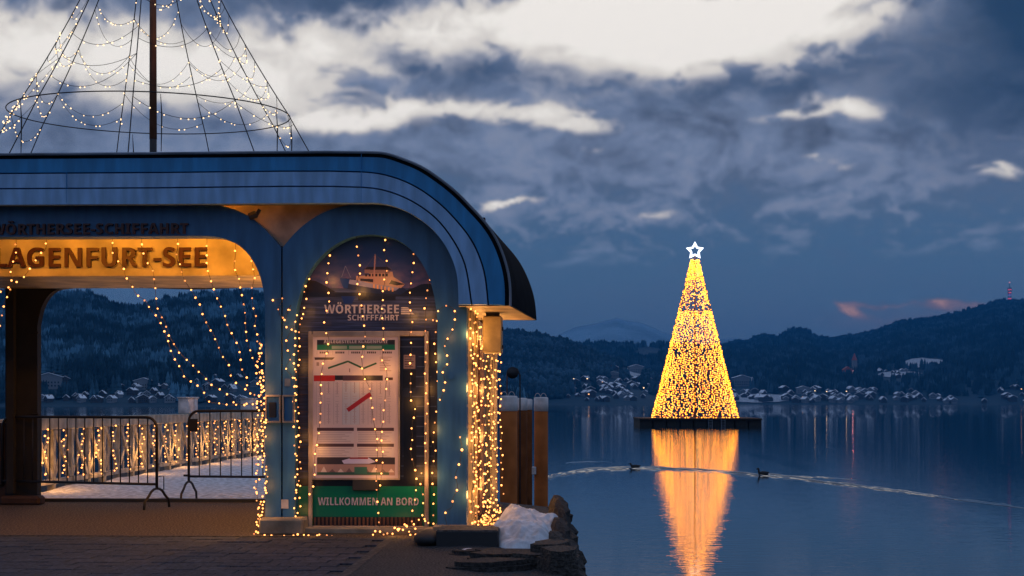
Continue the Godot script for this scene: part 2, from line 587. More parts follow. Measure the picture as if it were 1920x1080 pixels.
	var im := Image.create(768, 384, false, Image.FORMAT_RGBF)
	for j in 200:
		var el := PI * (0.5 - (j + 0.5) / 384.0)
		for i in 768:
			var az := TAU * (i + 0.5) / 768.0          # the left edge of the picture lies towards -z
			im.set_pixel(i, j, at.call(Vector3(sin(az) * cos(el), sin(el), -cos(az) * cos(el))))
	im.resize(wide, high, Image.INTERPOLATE_CUBIC)
	for j in range(high / 2 - 230, high / 2 + 3):
		var el := PI * (0.5 - (j + 0.5) / high)
		for i in range(-300, 290):
			var az := TAU * (i + 0.5) / wide
			im.set_pixel(posmod(i, wide), j, at.call(Vector3(sin(az) * cos(el), sin(el), -cos(az) * cos(el))))
	im.convert(Image.FORMAT_RGB8)
	return ImageTexture.create_from_image(im)

# ====================================================================== lake and hills
func build_lake():
	var water := paint(0.002, 0.028, 0.050, 0.022)
	water.metallic_specular = 0.5
	water.heightmap_enabled = true
	water.heightmap_texture = speckle(31, 0.02, 0.0, 1.0, 4, 1024)
	water.heightmap_scale = 0.17
	water.uv1_triplanar = true
	water.uv1_world_triplanar = true
	water.uv1_scale = Vector3(0.05, 0.05, 0.16)
	var st := start()
	quad(st, Vector3(-9000, LAKE, 60), Vector3(9000, LAKE, 60), Vector3(9000, LAKE, -6500), Vector3(-9000, LAKE, -6500), Vector3.UP)
	setting("lake_water", st, water)
	# the ripples the ducks leave: low ridges that meet in a bent line, and a shorter branch
	var wake := water.duplicate()
	var arms := [[[1020, 897], [1050, 890], [1100, 882], [1190, 877], [1290, 881], [1400, 888], [1480, 895], [1560, 905], [1640, 915], [1720, 925], [1800, 936], [1900, 948]],
		[[1440, 890], [1500, 893], [1560, 896], [1630, 900]], [[1060, 868], [1100, 865], [1150, 866]]]
	var heights := [0.060, 0.034, 0.020, 0.016, 0.016, 0.012]
	for a in arms.size():
		var s2 := start(true)
		for k in ([-0.9, -0.3, 0.3, 0.9] if a == 0 else [0.0, 0.5]):
			var mid := []
			for p in arms[a]:
				mid.append(floor_point(p[0], p[1], LAKE + 0.004) + Vector3(0, 0, k * (1.0 + 0.25 * fine.get_noise_1d(p[0]))))
			mid = smoothed(mid, 14)
			var n := mid.size()
			var rows := []
			for i in n:
				var e := smoothstep(0.0, 0.03, float(i) / n) * (1.0 - smoothstep(0.45, 1.0, float(i) / n) * 0.85)
				var patchy := clampf(0.7 + 1.4 * fine.get_noise_2d(i * 5.0, k * 90.0), 0.0, 1.3)
				var row := []
				for q in 7:
					var o := (q - 3) / 3.0
					row.append(mid[i] + Vector3(0, heights[a] * e * patchy * pow(cos(o * PI * 0.5), 2.0), o * 0.42))
				rows.append(row)
			for i in n - 1:
				for q in 6:
					quad(s2, rows[i][q], rows[i + 1][q], rows[i + 1][q + 1], rows[i][q + 1], Vector3.UP)
		setting("wake_water", s2, wake)

func ridge_at(h: Dictionary, px: float) -> float:
	var l: Array = h.ridge
	if px <= l[0][0]:
		return l[0][1]
	for i in range(1, l.size()):
		if px <= l[i][0]:
			var t: float = (px - l[i - 1][0]) / (l[i][0] - l[i - 1][0])
			return lerpf(l[i - 1][1], l[i][1], t * t * (3 - 2 * t) * 0.5 + t * 0.5)
	return l[l.size() - 1][1]

func hill_point(h: Dictionary, px: float, depth: float) -> Vector3:
	var d := ray(px, CY)
	var p := EYE + d * depth
	var top: float = EYE.y + (CY - ridge_at(h, px)) / F * h.far - h.trees
	var t: float = (depth - h.near) / (h.far - h.near)
	var y := LAKE + 0.5
	if t > 0.0:
		var s: float = pow(minf(t, 1.0), h.curve)
		if t > 1.0:
			s = 1.0 - (t - 1.0) * 1.5
		var bump: float = broad.get_noise_2d(p.x * h.rough, p.z * h.rough) * h.bumps * (4.0 * t * (1.0 - t) if t < 1.0 else 0.0)
		y = LAKE + 0.8 + (top - LAKE) * s + bump * maxf(top, 20.0) * 0.35
	else:
		y = LAKE + 0.8 + t * 60.0
	p.y = y
	return p

func hill_spot(h: Dictionary, px: float, py: float) -> Vector3:   # where a sight line first meets the hillside
	var depth: float = h.near
	while depth < h.far:
		var p := hill_point(h, px, depth)
		if CY - (p.y - EYE.y) / depth * F <= py:
			return p
		depth += 6.0
	return hill_point(h, px, h.far)

func make_hill(key: String, called: String, ridge: Array, near: float, far: float, bumps: float, curve: float, rough: float, trees: float, m: Material, across := 14.0):
	var h := {"ridge": ridge, "near": near, "far": far, "bumps": bumps, "curve": curve, "rough": rough, "trees": trees}
	hills[key] = h
	var st := start(true)
	var x0: float = ridge[0][0]
	var x1: float = ridge[ridge.size() - 1][0]
	var n := int((x1 - x0) / across)
	var rows := []
	var ts := [-0.03, 0.0, 0.01, 0.03, 0.06, 0.1, 0.15, 0.2, 0.27, 0.34, 0.42, 0.5, 0.58, 0.66, 0.74, 0.82, 0.88, 0.93, 0.97, 1.0, 1.03, 1.1, 1.25, 1.4]
	for i in n + 1:
		var row := []
		for t in ts:
			row.append(hill_point(h, x0 + (x1 - x0) * i / n, near + t * (far - near)))
		rows.append(row)
	for i in n:
		for k in ts.size() - 1:
			quad(st, rows[i][k], rows[i + 1][k], rows[i + 1][k + 1], rows[i][k + 1], Vector3.UP)
	setting(called, st, m)

func tree_clump(kind: int) -> ArrayMesh:      # a few far-off trees grown together
	var st := start()
	var r := RandomNumberGenerator.new()
	r.seed = 70 + kind
	for k in 5:
		var x := r.randf_range(-5.0, 5.0)
		var z := r.randf_range(-5.0, 5.0)
		var hgt := r.randf_range(8.0, 15.0)
		if kind == 1 and k > 2:
			ball(st, Vector3(x, hgt * 0.45, z), Vector3(3.4, hgt * 0.42, 3.4), 0.5, 6, 4)
			continue
		for tier in 3:
			var y0 := hgt * (0.08 + 0.26 * tier)
			var y1 := hgt * (0.50 + 0.25 * tier)
			var ra := (3.1 - 0.8 * tier) * hgt / 12.0
			var o := r.randf() * TAU
			for s in 6:
				var a := o + TAU * s / 6
				var b := o + TAU * (s + 1) / 6
				tri(st, Vector3(x + cos(a) * ra, y0, z + sin(a) * ra), Vector3(x + cos(b) * ra, y0 - 0.4, z + sin(b) * ra), Vector3(x, y1, z), Vector3(cos((a + b) * 0.5), 0.4, sin((a + b) * 0.5)))
	return finish(st, null)

func woods(called: String, label: String, key: String, x0: float, x1: float, count: int, size: float, clearings: Array, m: Material, frosted := Color(0.05, 0.13, 0.19)):
	var h: Dictionary = hills[key]
	var spots := []
	var r := RandomNumberGenerator.new()
	r.seed = hash(called) % 9973
	var tries := 0
	while spots.size() < count and tries < count * 4:
		tries += 1
		var px := r.randf_range(x0, x1)
		var depth: float = sqrt(r.randf_range(pow(h.near * 1.006, 2), pow(h.far * 1.03, 2)))
		var p := hill_point(h, px, depth)
		var py := CY - (p.y - EYE.y) / depth * F
		var open := false
		for q in plots:
			if q[0] == key and absf(px - q[1]) < 5.0 + q[3] * 0.4 and py > q[2] - 2.0 and py < q[2] + 16.0:
				open = true
				break
		for c in clearings:
			var u: float = (px - c[0]) / c[2]
			var v: float = (py - c[1]) / c[3]
			if u * u + v * v < 1.0 + 0.5 * fine.get_noise_2d(px * 2.0, py * 4.0):
				open = true
		if open:
			continue
		spots.append(p)
	var mm := MultiMesh.new()
	mm.transform_format = MultiMesh.TRANSFORM_3D
	mm.use_colors = true
	var mesh := tree_clump(0 if called.ends_with("s") else 1)
	mesh.surface_set_material(0, m)
	mm.mesh = mesh
	mm.instance_count = spots.size()
	for i in spots.size():
		var s := size * r.randf_range(0.7, 1.25)
		var b := Basis(Vector3.UP, r.randf() * TAU).scaled(Vector3(s, s * r.randf_range(0.8, 1.2), s))
		mm.set_instance_transform(i, Transform3D(b, spots[i] - Vector3(0, 0.6, 0)))
		var frost := clampf(0.35 + 0.9 * broad.get_noise_2d(spots[i].x * 3.0, spots[i].z * 3.0) + r.randf_range(-0.3, 0.45), 0.0, 1.0)
		var c := Color(0.004, 0.032, 0.048).lerp(frosted, frost * frost)
		mm.set_instance_color(i, c)
	var o := MultiMeshInstance3D.new()
	o.name = numbered("forest")
	o.multimesh = mm
	o.set_meta("kind", "stuff")
	tag(o, label, "forest")
	add_child(o)

func snow_patch(h: Dictionary, cx: float, cy: float, rx: float, ry: float):
	var st := start(true)
	var rows := []
	for i in 15:
		var row := []
		for j in 7:
			var u := (i - 7) / 7.0
			var v := (j - 3) / 3.0 * sqrt(maxf(0.03, 1.0 - u * u)) * (1.0 + 0.25 * fine.get_noise_2d(i * 9.0 + cx, j * 7.0))
			row.append(hill_spot(h, cx + u * rx, cy + v * ry) + Vector3(0, 1.2, 0))
		rows.append(row)
	for i in 14:
		for j in 6:
			quad(st, rows[i][j], rows[i + 1][j], rows[i + 1][j + 1], rows[i][j + 1], Vector3.UP)
	setting("snow_field", st, M.far_snow)

func build_hills():
	plan_villages()
	var soil := paint(0.012, 0.05, 0.075, 0.95)
	var haze_tinted_rock := worn(paint(0.30, 0.50, 0.62, 0.95), speckle(8, 0.012, 0.75, 1.0, 3), 0.0003)  # pale blue in the mountain colour stands in for distance haze
	make_hill("peaks", "mountains", [[600, 680], [820, 652], [940, 640], [1000, 640], [1040, 630], [1085, 612], [1112, 608], [1135, 601], [1158, 596], [1178, 602], [1200, 604], [1222, 613], [1245, 624], [1300, 640], [1380, 634], [1460, 650], [1600, 660], [1900, 650], [2300, 670]], 6200.0, 9000.0, 0.12, 0.9, 0.3, 0.0, haze_tinted_rock, 8.0)
	make_hill("right", "wooded_hill_right", [[1150, 720], [1250, 690], [1300, 668], [1345, 650], [1380, 639], [1402, 641], [1418, 632], [1434, 627], [1450, 631], [1460, 632], [1474, 622], [1492, 615], [1510, 617], [1524, 627], [1540, 634], [1565, 634], [1600, 629], [1640, 621], [1660, 612], [1690, 602], [1740, 597], [1800, 586], [1840, 573], [1868, 564], [1920, 564], [2050, 570], [2300, 585], [2700, 610], [3300, 650]], 2600.0, 5600.0, 0.22, 0.85, 0.35, 13.0, soil)
	make_hill("middle", "wooded_hill_middle", [[880, 690], [1000, 655], [1080, 645], [1110, 641], [1180, 643], [1255, 643], [1345, 650], [1420, 664], [1500, 705], [1560, 745]], 2900.0, 4200.0, 0.15, 0.9, 0.5, 12.0, soil)
	make_hill("near", "wooded_hill_beside_lake", [[380, 560], [600, 580], [800, 605], [930, 619], [965, 619], [1000, 623], [1040, 631], [1070, 640], [1090, 648], [1130, 664], [1200, 688], [1270, 722], [1310, 752]], 2200.0, 3000.0, 0.14, 0.9, 0.6, 12.0, soil)
	make_hill("left", "wooded_hill_left", [[-1300, 600], [-700, 560], [-300, 550], [0, 546], [160, 545], [182, 552], [203, 563], [226, 571], [262, 570], [300, 560], [340, 552], [400, 547], [450, 543], [500, 548], [600, 570], [700, 600], [850, 655], [930, 705], [990, 752]], 1200.0, 2000.0, 0.10, 0.95, 0.8, 11.0, soil)
	var tree := paint(1, 1, 1, 0.95)
	tree.vertex_color_use_as_albedo = true
	var open_right := [[1735, 681, 44, 11], [1690, 703, 48, 7], [1450, 652, 26, 4], [1590, 648, 10, 4], [1400, 715, 22, 10], [1420, 748, 70, 10], [1560, 748, 120, 9], [1760, 750, 120, 6], [1890, 745, 40, 14], [1597, 698, 14, 8]]
	woods("forest_on_right_hills", "dark conifer forest covering the long hill right of the floating tree, rising to the tower", "right", 1200, 2150, 17000, 1.5, open_right, tree)
	woods("forest_on_middle_hills", "dark forest on the low far ridge just left of the floating tree", "middle", 900, 1480, 4500, 1.4, [[1215, 663, 30, 12]], tree)
	woods("forest_beside_lake", "dark forest on the hill between the pavilion roof and the floating tree", "near", 800, 1320, 6500, 1.1, [[1206, 668, 26, 12], [1190, 695, 30, 9], [1150, 748, 100, 9], [1140, 722, 40, 5], [1060, 752, 70, 5]], tree)
	woods("forest_on_left_hills", "frosted forest on the hillside seen through the pavilion opening", "left", -320, 985, 13000, 0.95, [[90, 720, 50, 20], [270, 748, 65, 14], [440, 738, 60, 20], [200, 757, 170, 7], [370, 655, 14, 5]], tree, Color(0.10, 0.26, 0.38))
	for c in open_right.slice(0, 6):
		snow_patch(hills.right, c[0], c[1], c[2] * 0.9, c[3] * 0.8)
	snow_patch(hills.near, 1206, 668, 26, 10)
	snow_patch(hills.near, 1192, 697, 22, 9)
	# the tower on the right-hand summit: a slim lattice tower with lit bands
	var foot := hill_point(hills.right, 1893, hills.right.far * 0.995)
	var t := thing("lookout_tower", "slim lattice lookout tower with red lights on the summit at the right", "tower", foot)
	var lat := start()
	for k in 8:
		var pts := []
		for i in 13:
			var q := TAU * k / 8 + i * 0.12
			var ra := 8.5 - 2.5 * sin(PI * i / 12.0)
			pts.append(foot + Vector3(cos(q) * ra, i * 5.6, sin(q) * ra * 0.8))
		tube(lat, pts, 0.8, 4)
	part("column_lattice", lat, M.steel_dark, t)
	for b in [[22.0, 7.0, "mast_red"], [36.0, 6.5, "mast_blue"], [46.0, 6.5, "mast_red"], [58.0, 7.5, "mast_red"]]:
		var s := start()
		tube(s, [foot + Vector3(0, b[0] - 2.4, 0), foot + Vector3(0, b[0] + 2.4, 0)], b[1], 10)
		part("lit_platform", s, M[b[2]], t)
	var sp := start()
	tube(sp, [foot + Vector3(0, 60, 0), foot + Vector3(0, 86, 0)], 1.0, 6)
	part("antenna", sp, M.steel_dark, t)
	var tip := start()
	ball(tip, foot + Vector3(0, 87, 0), Vector3.ONE * 3.2, 0.0, 8, 5)
	part("warning_light", tip, M.mast_pink, t)

# ====================================================================== quay
func build_quay():
	# land: the square the pavilion stands on, and the pier that runs out behind it
	var st := start()
	slab(st, PackedVector2Array([Vector2(-60, 12), Vector2(0.02, 12), Vector2(0.02, -11.2), Vector2(-0.08, -14.0), Vector2(-0.10, -17.2), Vector2(-1.2, -18.6), Vector2(-3.2, -18.9), Vector2(-3.4, -44), Vector2(-8.2, -44), Vector2(-8.4, -21), Vector2(-60, -21)]), -2.6, 0.0)
	setting("quay_ground", st, M.asphalt)
	# snow lying on the pier behind the pavilion
	var s2 := start(true)
	var nx := 26
	var nz := 60
	var grid := []
	for i in nx + 1:
		var row := []
		for k in nz + 1:
			var x := lerpf(-7.5, -3.45, float(i) / nx)
			var z := -18.15 - 25.5 * pow(float(k) / nz, 1.5)
			if k == 0:
				z -= 0.35 * absf(fine.get_noise_2d(x * 40.0, 3.0))
			var y := 0.03 + 0.05 * fine.get_noise_2d(x * 30.0, z * 30.0) + 0.05 * fine.get_noise_2d(x * 7.0, z * 7.0)
			if i == 0 or i == nx or k == 0 or k == nz:
				y = 0.004
			row.append(Vector3(x, maxf(y, 0.004), z))
		grid.append(row)
	for i in nx:
		for k in nz:
			quad(s2, grid[i][k], grid[i + 1][k], grid[i + 1][k + 1], grid[i][k + 1], Vector3.UP)
	setting("snow_cover", s2, M.snow)
	# gravelled floor under the roof, warm lamp light put into its colour
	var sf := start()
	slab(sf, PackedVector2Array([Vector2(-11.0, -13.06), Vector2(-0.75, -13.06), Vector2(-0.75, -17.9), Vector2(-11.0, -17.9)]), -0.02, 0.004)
	setting("lamp_tinted_floor", sf, M.floor)
	# sill along the back of the pavilion floor, and the drain that runs along its front
	var s3 := start()
	bx(s3, Vector3(-4.6, 0.02, -17.95), Vector3(5.6, 0.05, 0.10))
	setting("floor_sill", s3, M.dark_gap)
	var s4 := start()
	bx(s4, Vector3(-5.6, 0.008, -13.28), Vector3(6.2, 0.012, 0.05))
	bx(s4, Vector3(-5.6, 0.008, -13.16), Vector3(6.2, 0.012, 0.05))
	setting("drain_channel", s4, M.kerb)
	# pavers in front of the pavilion
	var ground := Node3D.new()
	ground.name = "paved_ground"
	ground.set_meta("kind", "structure")
	add_child(ground)
	origin[ground] = Vector3.ZERO
	var kinds := []
	for m in [M.paver_a, M.paver_b, M.paver_c, M.paver_a]:
		var s := start()
		bx(s, Vector3.ZERO, Vector3(0.231, 0.05, 0.231), Basis.IDENTITY, 0.005)
		kinds.append(finish(s, m))
	for r in 15:
		for c in 19:
			var x := -1.78 - c * 0.236 - (0.118 if r % 2 == 1 else 0.0)
			var z := -9.75 - r * 0.236
			var o := MeshInstance3D.new()
			o.mesh = kinds[rng.randi() % 4]
			o.name = "paver"
			o.position = Vector3(x, -0.012 + rng.randf_range(-0.003, 0.004), z)
			o.rotation = Vector3(rng.randf_range(-0.012, 0.012), rng.randf_range(-0.01, 0.01), rng.randf_range(-0.012, 0.012))
			ground.add_child(o, true)
	# concrete strip with kerb beside the pavers
	var s5 := start()
	bx(s5, Vector3(-1.63, 0.0, -11.4), Vector3(0.09, 0.03, 3.8), Basis.IDENTITY, 0.006)
	setting("kerb_edge", s5, M.kerb)
	var s6 := start(true)
	var rows := []
	for i in 25:
		var row := []
		for k in 25:
			var x := -1.58 + 1.58 * i / 24.0
			var z := -9.2 - 3.9 * k / 24.0
			var y := 0.008 + 0.02 * absf(fine.get_noise_2d(x * 60.0, z * 60.0)) + 0.03 * maxf(0.0, fine.get_noise_2d(x * 22.0 + 50.0, z * 40.0))
			row.append(Vector3(x, y, z))
		rows.append(row)
	for i in 24:
		for k in 24:
			quad(s6, rows[i][k], rows[i + 1][k], rows[i + 1][k + 1], rows[i][k + 1], Vector3.UP)
	setting("concrete_ground", s6, M.concrete)
	# rough stone wall that carries the quay's edge
	var wall := thing("quay_wall", "rough dark stone wall along the edge of the quay above the water", "wall", Vector3(0.05, LAKE, -13.0))
	var stones := []
	for k in 7:
		var s := start()
		ball(s, Vector3(k * 3.0, 0, 0), Vector3(0.17, 0.12, 0.20), 0.55, 8, 5)
		var mesh := finish(s, M.stone_a if k % 3 else M.stone_b)
		stones.append([mesh, Vector3(k * 3.0, 0, 0)])
	for row in 8:
		var z := -8.6 - (row % 2) * 0.15
		while z > -17.3:
			var pick: Array = stones[rng.randi() % 7]
			var s := rng.randf_range(0.8, 1.25)
			var o := MeshInstance3D.new()
			o.mesh = pick[0]
			o.name = "stone"
			var b := Basis.from_euler(Vector3(rng.randf_range(-0.3, 0.3), rng.randf() * 0.6 + (PI if rng.randf() < 0.5 else 0.0), rng.randf_range(-0.3, 0.3))) * Basis.from_scale(Vector3.ONE * s)
			var at: Vector3 = Vector3(0.0 - 0.006 * (-z - 10.0) * 2.0 + rng.randf_range(-0.03, 0.03) + (0.06 if row > 3 else 0.0), -0.10 - row * 0.22, z) - b * pick[1]
			o.transform = Transform3D(b, at - wall.position)
			wall.add_child(o, true)
			z -= 0.34 * s
	# flat slabs lying at the front of the edge
	for q in [[-0.42, 0.03, -11.35, 0.74, 0.075, 0.50, 0.10], [-0.10, 0.07, -11.15, 0.36, 0.13, 0.52, -0.2], [-0.55, 0.03, -10.75, 0.66, 0.07, 0.44, -0.12], [-0.02, 0.07, -10.6, 0.32, 0.14, 0.44, 0.3], [-0.72, 0.02, -11.78, 0.50, 0.05, 0.26, 0.05], [-0.22, 0.075, -10.95, 0.44, 0.06, 0.34, 0.4]]:
		var s := start()
		var low := PackedVector2Array()
		var high := PackedVector2Array()
		for k in 13:
			var t := TAU * k / 13.0
			var e := 1.0 + rng.randf_range(-0.24, 0.16)
			var p := Vector2(cos(t) * q[3] * 0.5, sin(t) * q[5] * 0.5) * e
			low.append(p)
			high.append(p * rng.randf_range(0.78, 0.95))
		slab(s, low, -0.06, q[4] * 0.45)
		slab(s, high, q[4] * 0.45 + 0.002, q[4])
		var o := hang("flat_stone", finish(s, M.stone_a if q[3] > 0.45 else M.stone_b))
		o.position = Vector3(q[0], q[1] - 0.02, q[2])
		o.rotation = Vector3(rng.randf_range(-0.05, 0.05), q[6], rng.randf_range(-0.06, 0.06))
		tag(o, ["broad flat dark stone just in front of the black kerb block", "thick flat stone at the very corner of the quay edge", "flat dark stone nearest the camera on the concrete", "thick stone at the quay edge nearest the camera", "thin flat stone under the strip of old snow", "split stone lying over the joint of two broad flat stones"][int(names["flat_stone"])], "stone", "flat stones at the quay edge")

# ====================================================================== pavilion
func half(list: Array, n := 5, z := ZF) -> PackedVector2Array:
	return rounded(outline(list, z), n)

func mirrored(p: PackedVector2Array, xc: float) -> PackedVector2Array:
	var out := PackedVector2Array()
	for i in range(p.size() - 1, -1, -1):
		out.append(Vector2(2.0 * xc - p[i].x, p[i].y))
	return out

func whole(p: PackedVector2Array, xc: float) -> PackedVector2Array:    # a curve from the middle to the right end, carried on to the left end
	var m := mirrored(p, xc)
	m.append_array(p)
	return m

func between(st: SurfaceTool, upper: PackedVector2Array, lower: PackedVector2Array, z_back: float, z_front: float):
	var poly := upper.duplicate()
	for i in range(lower.size() - 1, -1, -1):
		poly.append(lower[i])
	prism(st, poly, z_back, z_front)

func build_pavilion():
	var xc := wall_point(170, 755, ZF).x
	var o := thing("ferry_pavilion", "pale blue ferry pavilion with rounded roof and arched openings hung with lights", "pavilion", Vector3(xc, 0, -ZF))
	var zb := 13.5       # front of the fascia
	# fascia: three bands that bend down at the end
	var c0 := outline([[690, 286]], zb)
	var outer := half([[300, 286], [690, 284], [724, 286.5], [757, 297], [789, 310.5], [821, 331], [854, 357], [886, 389], [912, 418], [932, 449], [948, 490], [956, 529], [957, 572]], 4, zb)
	var l1 := half([[300, 322], [679, 321], [724, 327], [773, 345], [821, 377], [860, 416], [889, 456], [909, 508], [917, 571]], 5, zb)
	var l2 := half([[300, 351], [679, 350], [724, 356.5], [773, 376], [818, 408], [850, 448], [873, 495], [886, 571]], 5, zb)
	var l3 := half([[300, 383], [679, 381], [711, 381.5], [750, 391], [789, 412], [821, 441], [844, 477], [857, 516], [860, 571]], 5, zb)
	var down := func(p: PackedVector2Array, k: float) -> PackedVector2Array:     # the same curve moved k metres inwards
		var q := PackedVector2Array()
		for i in p.size():
			var t := (p[mini(i + 1, p.size() - 1)] - p[maxi(i - 1, 0)]).normalized()
			q.append(p[i] + Vector2(t.y, -t.x) * k)
		q[0].x = p[0].x
		q[q.size() - 1].y = p[p.size() - 1].y
		return q
	var gap := 0.016
	var mid := outline([[170, 300]], zb)[0].x
	var st := start()
	between(st, whole(down.call(outer, 0.055), xc), whole(l1, xc), -13.57, -zb)
	part("blue_band", st, M.band_blue, o)
	st = start()
	between(st, whole(down.call(l1, gap), xc), whole(l2, xc), -13.57, -zb + 0.012)
	part("pale_band", st, M.band_pale, o)
	st = start()
	between(st, whole(down.call(l2, gap), xc), whole(l3, xc), -13.57, -zb + 0.022)
	part("pale_band", st, M.band_pale, o)
	for q in [[126.0, 324.0, 381.0], [678.0, 289.0, 380.0], [-190.0, 324.0, 381.0]]:
		var j0 := wall_point(q[0], q[1], zb)
		var j1 := wall_point(q[0], q[2], zb)
		st = start()
		bx(st, Vector3(j0.x, (j0.y + j1.y) * 0.5, -zb + 0.012), Vector3(0.003, j0.y - j1.y, 0.0235))
		part("panel_joint", st, M.band_blue, o)
	st = start()
	between(st, whole(down.call(outer, 0.006), xc), whole(down.call(l3, -0.006), xc), -13.66, -13.572)
	part("fascia_backing", st, M.dark_gap, o)
	st = start()
	var rim := []
	for p in whole(outer, xc):
		rim.append(Vector3(p.x, p.y - 0.012, -zb + 0.02))
	tube(st, rim, 0.014, 6)
	part("roof_edge", st, M.grey_paint, o)
	st = start()
	between(st, whole(down.call(outer, 0.012), xc), whole(down.call(outer, 0.055), xc), -13.56, -zb - 0.01)
	part("gutter", st, M.roofing, o)
	# roof shell: flares outwards towards the back at the end
	st = start(true)
	var edge := whole(outer, xc)
	var lo := edge[edge.size() - 1].y
	var hi := edge[edge.size() / 2].y
	var zs := [-13.5, -13.9, -14.5, -15.2, -15.9]
	var rings := []
	for z in zs:
		var row := []
		for p in edge:
			var s := (hi - p.y) / (hi - lo)
			var x: float = p.x + (0.21 if p.x > xc else -0.21) * sqrt(clampf(s, 0, 1)) * (-z - 13.5) / 2.4
			row.append(Vector3(x, p.y, z))
		rings.append(row)
	for r in rings.size() - 1:
		for i in edge.size() - 1:
			quad(st, rings[r][i], rings[r][i + 1], rings[r + 1][i + 1], rings[r + 1][i], (rings[r][i] - Vector3(xc, 1.0, -14.5)) * Vector3(1, 1, 0))
	part("roof", st, M.roofing, o)
	st = start()
	bx(st, Vector3(xc, hi - 0.06, -16.9), Vector3(6.3, 0.09, 2.02))
	part("rear_roof", st, M.roofing, o)
	# back gable of the flared roof, its underside at the end
	st = start()
	var gable := PackedVector2Array()
	for p in rings[4]:
		if p.x > -1.02:
			gable.append(Vector2(p.x, p.y - 0.004))
	gable.append(Vector2(-1.02, lo))
	prism(st, gable, -15.93, -15.89)
	part("rear_gable", st, M.roofing, o)
	st = start()
	var xe := edge[edge.size() - 1].x
	slab(st, PackedVector2Array([Vector2(-1.02, -13.58), Vector2(xe - 0.01, -13.58), Vector2(xe + 0.195, -15.88), Vector2(-1.02, -15.88)]), lo - 0.004, lo + 0.035)
	part("soffit", st, M.soffit, o)
	# front wall: two arch frames with a seam between them, a pale panel in the gusset
	var a_out := outline([[527, 972], [527, 465]])
	a_out.append_array(half([[527, 464], [502, 436], [472, 409], [432, 390], [385, 382], [340, 376], [300, 376]]))
	var a_in := half([[300, 443], [395, 443], [420, 447], [450, 462], [472, 486], [486, 514], [494, 545], [497, 582]])
	a_in.append_array(outline([[497, 972]]))
	st = start()
	# outer right (up) -> outer left (down) -> inner left (up) -> inner right (down)
	var ring := a_out.duplicate()
	ring.append_array(mirrored(a_out, xc))
	var inner := mirrored(a_in, xc)
	ring.append_array(inner)
	ring.append_array(a_in)
	prism(st, ring, -ZF - 0.24, -ZF)
	part("arch_frame", st, M.blue_paint, o)
	var b_left := outline([[530, 972], [530, 466]])
	b_left.append_array(half([[530, 464], [553, 437], [580, 414], [610, 397], [642, 387], [682, 380], [720, 377]]))
	b_left.append_array(half([[740, 379], [790, 402], [830, 438], [853, 480], [869, 530], [875, 575]]))
	b_left.append_array(outline([[875, 985]]))
	var b_in := outline([[820, 985], [820, 605]])
	b_in.append_array(half([[820, 600], [814, 555], [802, 515], [780, 478], [747, 451], [716, 442], [690, 440], [655, 446], [620, 465], [590, 495], [570, 530], [558, 570], [553, 612]]))
	b_in.append_array(outline([[553, 972]]))
	var niche := b_left.duplicate()
	niche.append_array(b_in)
	st = start()
	prism(st, niche, -ZF - 0.24, -ZF)
	part("arch_frame", st, M.blue_paint, o)
	st = start()      # the same frame at the far end, out of the picture
	prism(st, mirrored(niche, xc), -ZF - 0.24, -ZF)
	part("arch_frame", st, M.blue_paint, o)
	st = start()
	bx(st, wall_point(528.5, 720, ZF + 0.10) , Vector3(0.03, 2.75, 0.1))
	part("seam_strip", st, M.dark_gap, o)
	st = start()
	var gus := outline([[385, 374], [675, 374], [610, 425], [545, 486], [512, 486], [455, 424]], ZF + 0.14)
	var gi := Geometry2D.triangulate_polygon(gus)
	for k in range(0, gi.size(), 3):      # one translucent plastic sheet, lit from behind by the tube lamp
		tri(st, Vector3(gus[gi[k]].x, gus[gi[k]].y, -ZF - 0.14), Vector3(gus[gi[k + 1]].x, gus[gi[k + 1]].y, -ZF - 0.14), Vector3(gus[gi[k + 2]].x, gus[gi[k + 2]].y, -ZF - 0.14), Vector3.BACK)
	part("gusset_panel", st, M.spandrel, o)
	# small floodlight bracket at the top of the arch, switched off
	st = start()
	bx(st, wall_point(474, 404, ZF - 0.05), Vector3(0.085, 0.05, 0.09), Basis.from_euler(Vector3(0.5, 0.4, 0.5)), 0.01)
	bx(st, wall_point(483, 400, ZF - 0.03), Vector3(0.03, 0.09, 0.03), Basis.from_euler(Vector3(0, 0, -0.5)))
	part("floodlight", st, M.steel_dark, o)
	# pillar feet
	st = start()
	bx(st, (floor_point(527, 1003) + Vector3(0, 0.08, -0.19)), Vector3(0.44, 0.165, 0.42), Basis.IDENTITY, 0.02)
	part("pillar_plinth", st, M.plinth, o)
	st = start()
	bx(st, Vector3(wall_point(850, 990, ZF).x, 0.045, -ZF - 0.1), Vector3(0.40, 0.09, 0.36), Basis.IDENTITY, 0.015)
	part("pillar_plinth", st, M.plinth, o)
	st = start()
	bx(st, Vector3(2 * xc - wall_point(527, 990, ZF).x, 0.08, -ZF - 0.1), Vector3(0.44, 0.165, 0.42), Basis.IDENTITY, 0.02)
	part("pillar_plinth", st, M.plinth, o)
	# two small boxes on the left pillar
	for q in [[499.5, 525.5, 1], [531.5, 551, 0]]:
		var a := wall_point(q[0], 742, ZF - 0.02)
		var b := wall_point(q[1], 791, ZF - 0.02)
		var c := (a + b) * 0.5
		st = start()
		bx(st, Vector3(c.x, a.y, c.z), Vector3(b.x - a.x, 0.018, 0.06))
		bx(st, Vector3(c.x, b.y, c.z), Vector3(b.x - a.x, 0.018, 0.06))
		bx(st, Vector3(a.x, c.y, c.z), Vector3(0.014, a.y - b.y + 0.018, 0.058))
		bx(st, Vector3(b.x, c.y, c.z), Vector3(0.014, a.y - b.y + 0.018, 0.058))
		var fr := part("socket_frame", st, M.metal_frame, o)
		st = start()
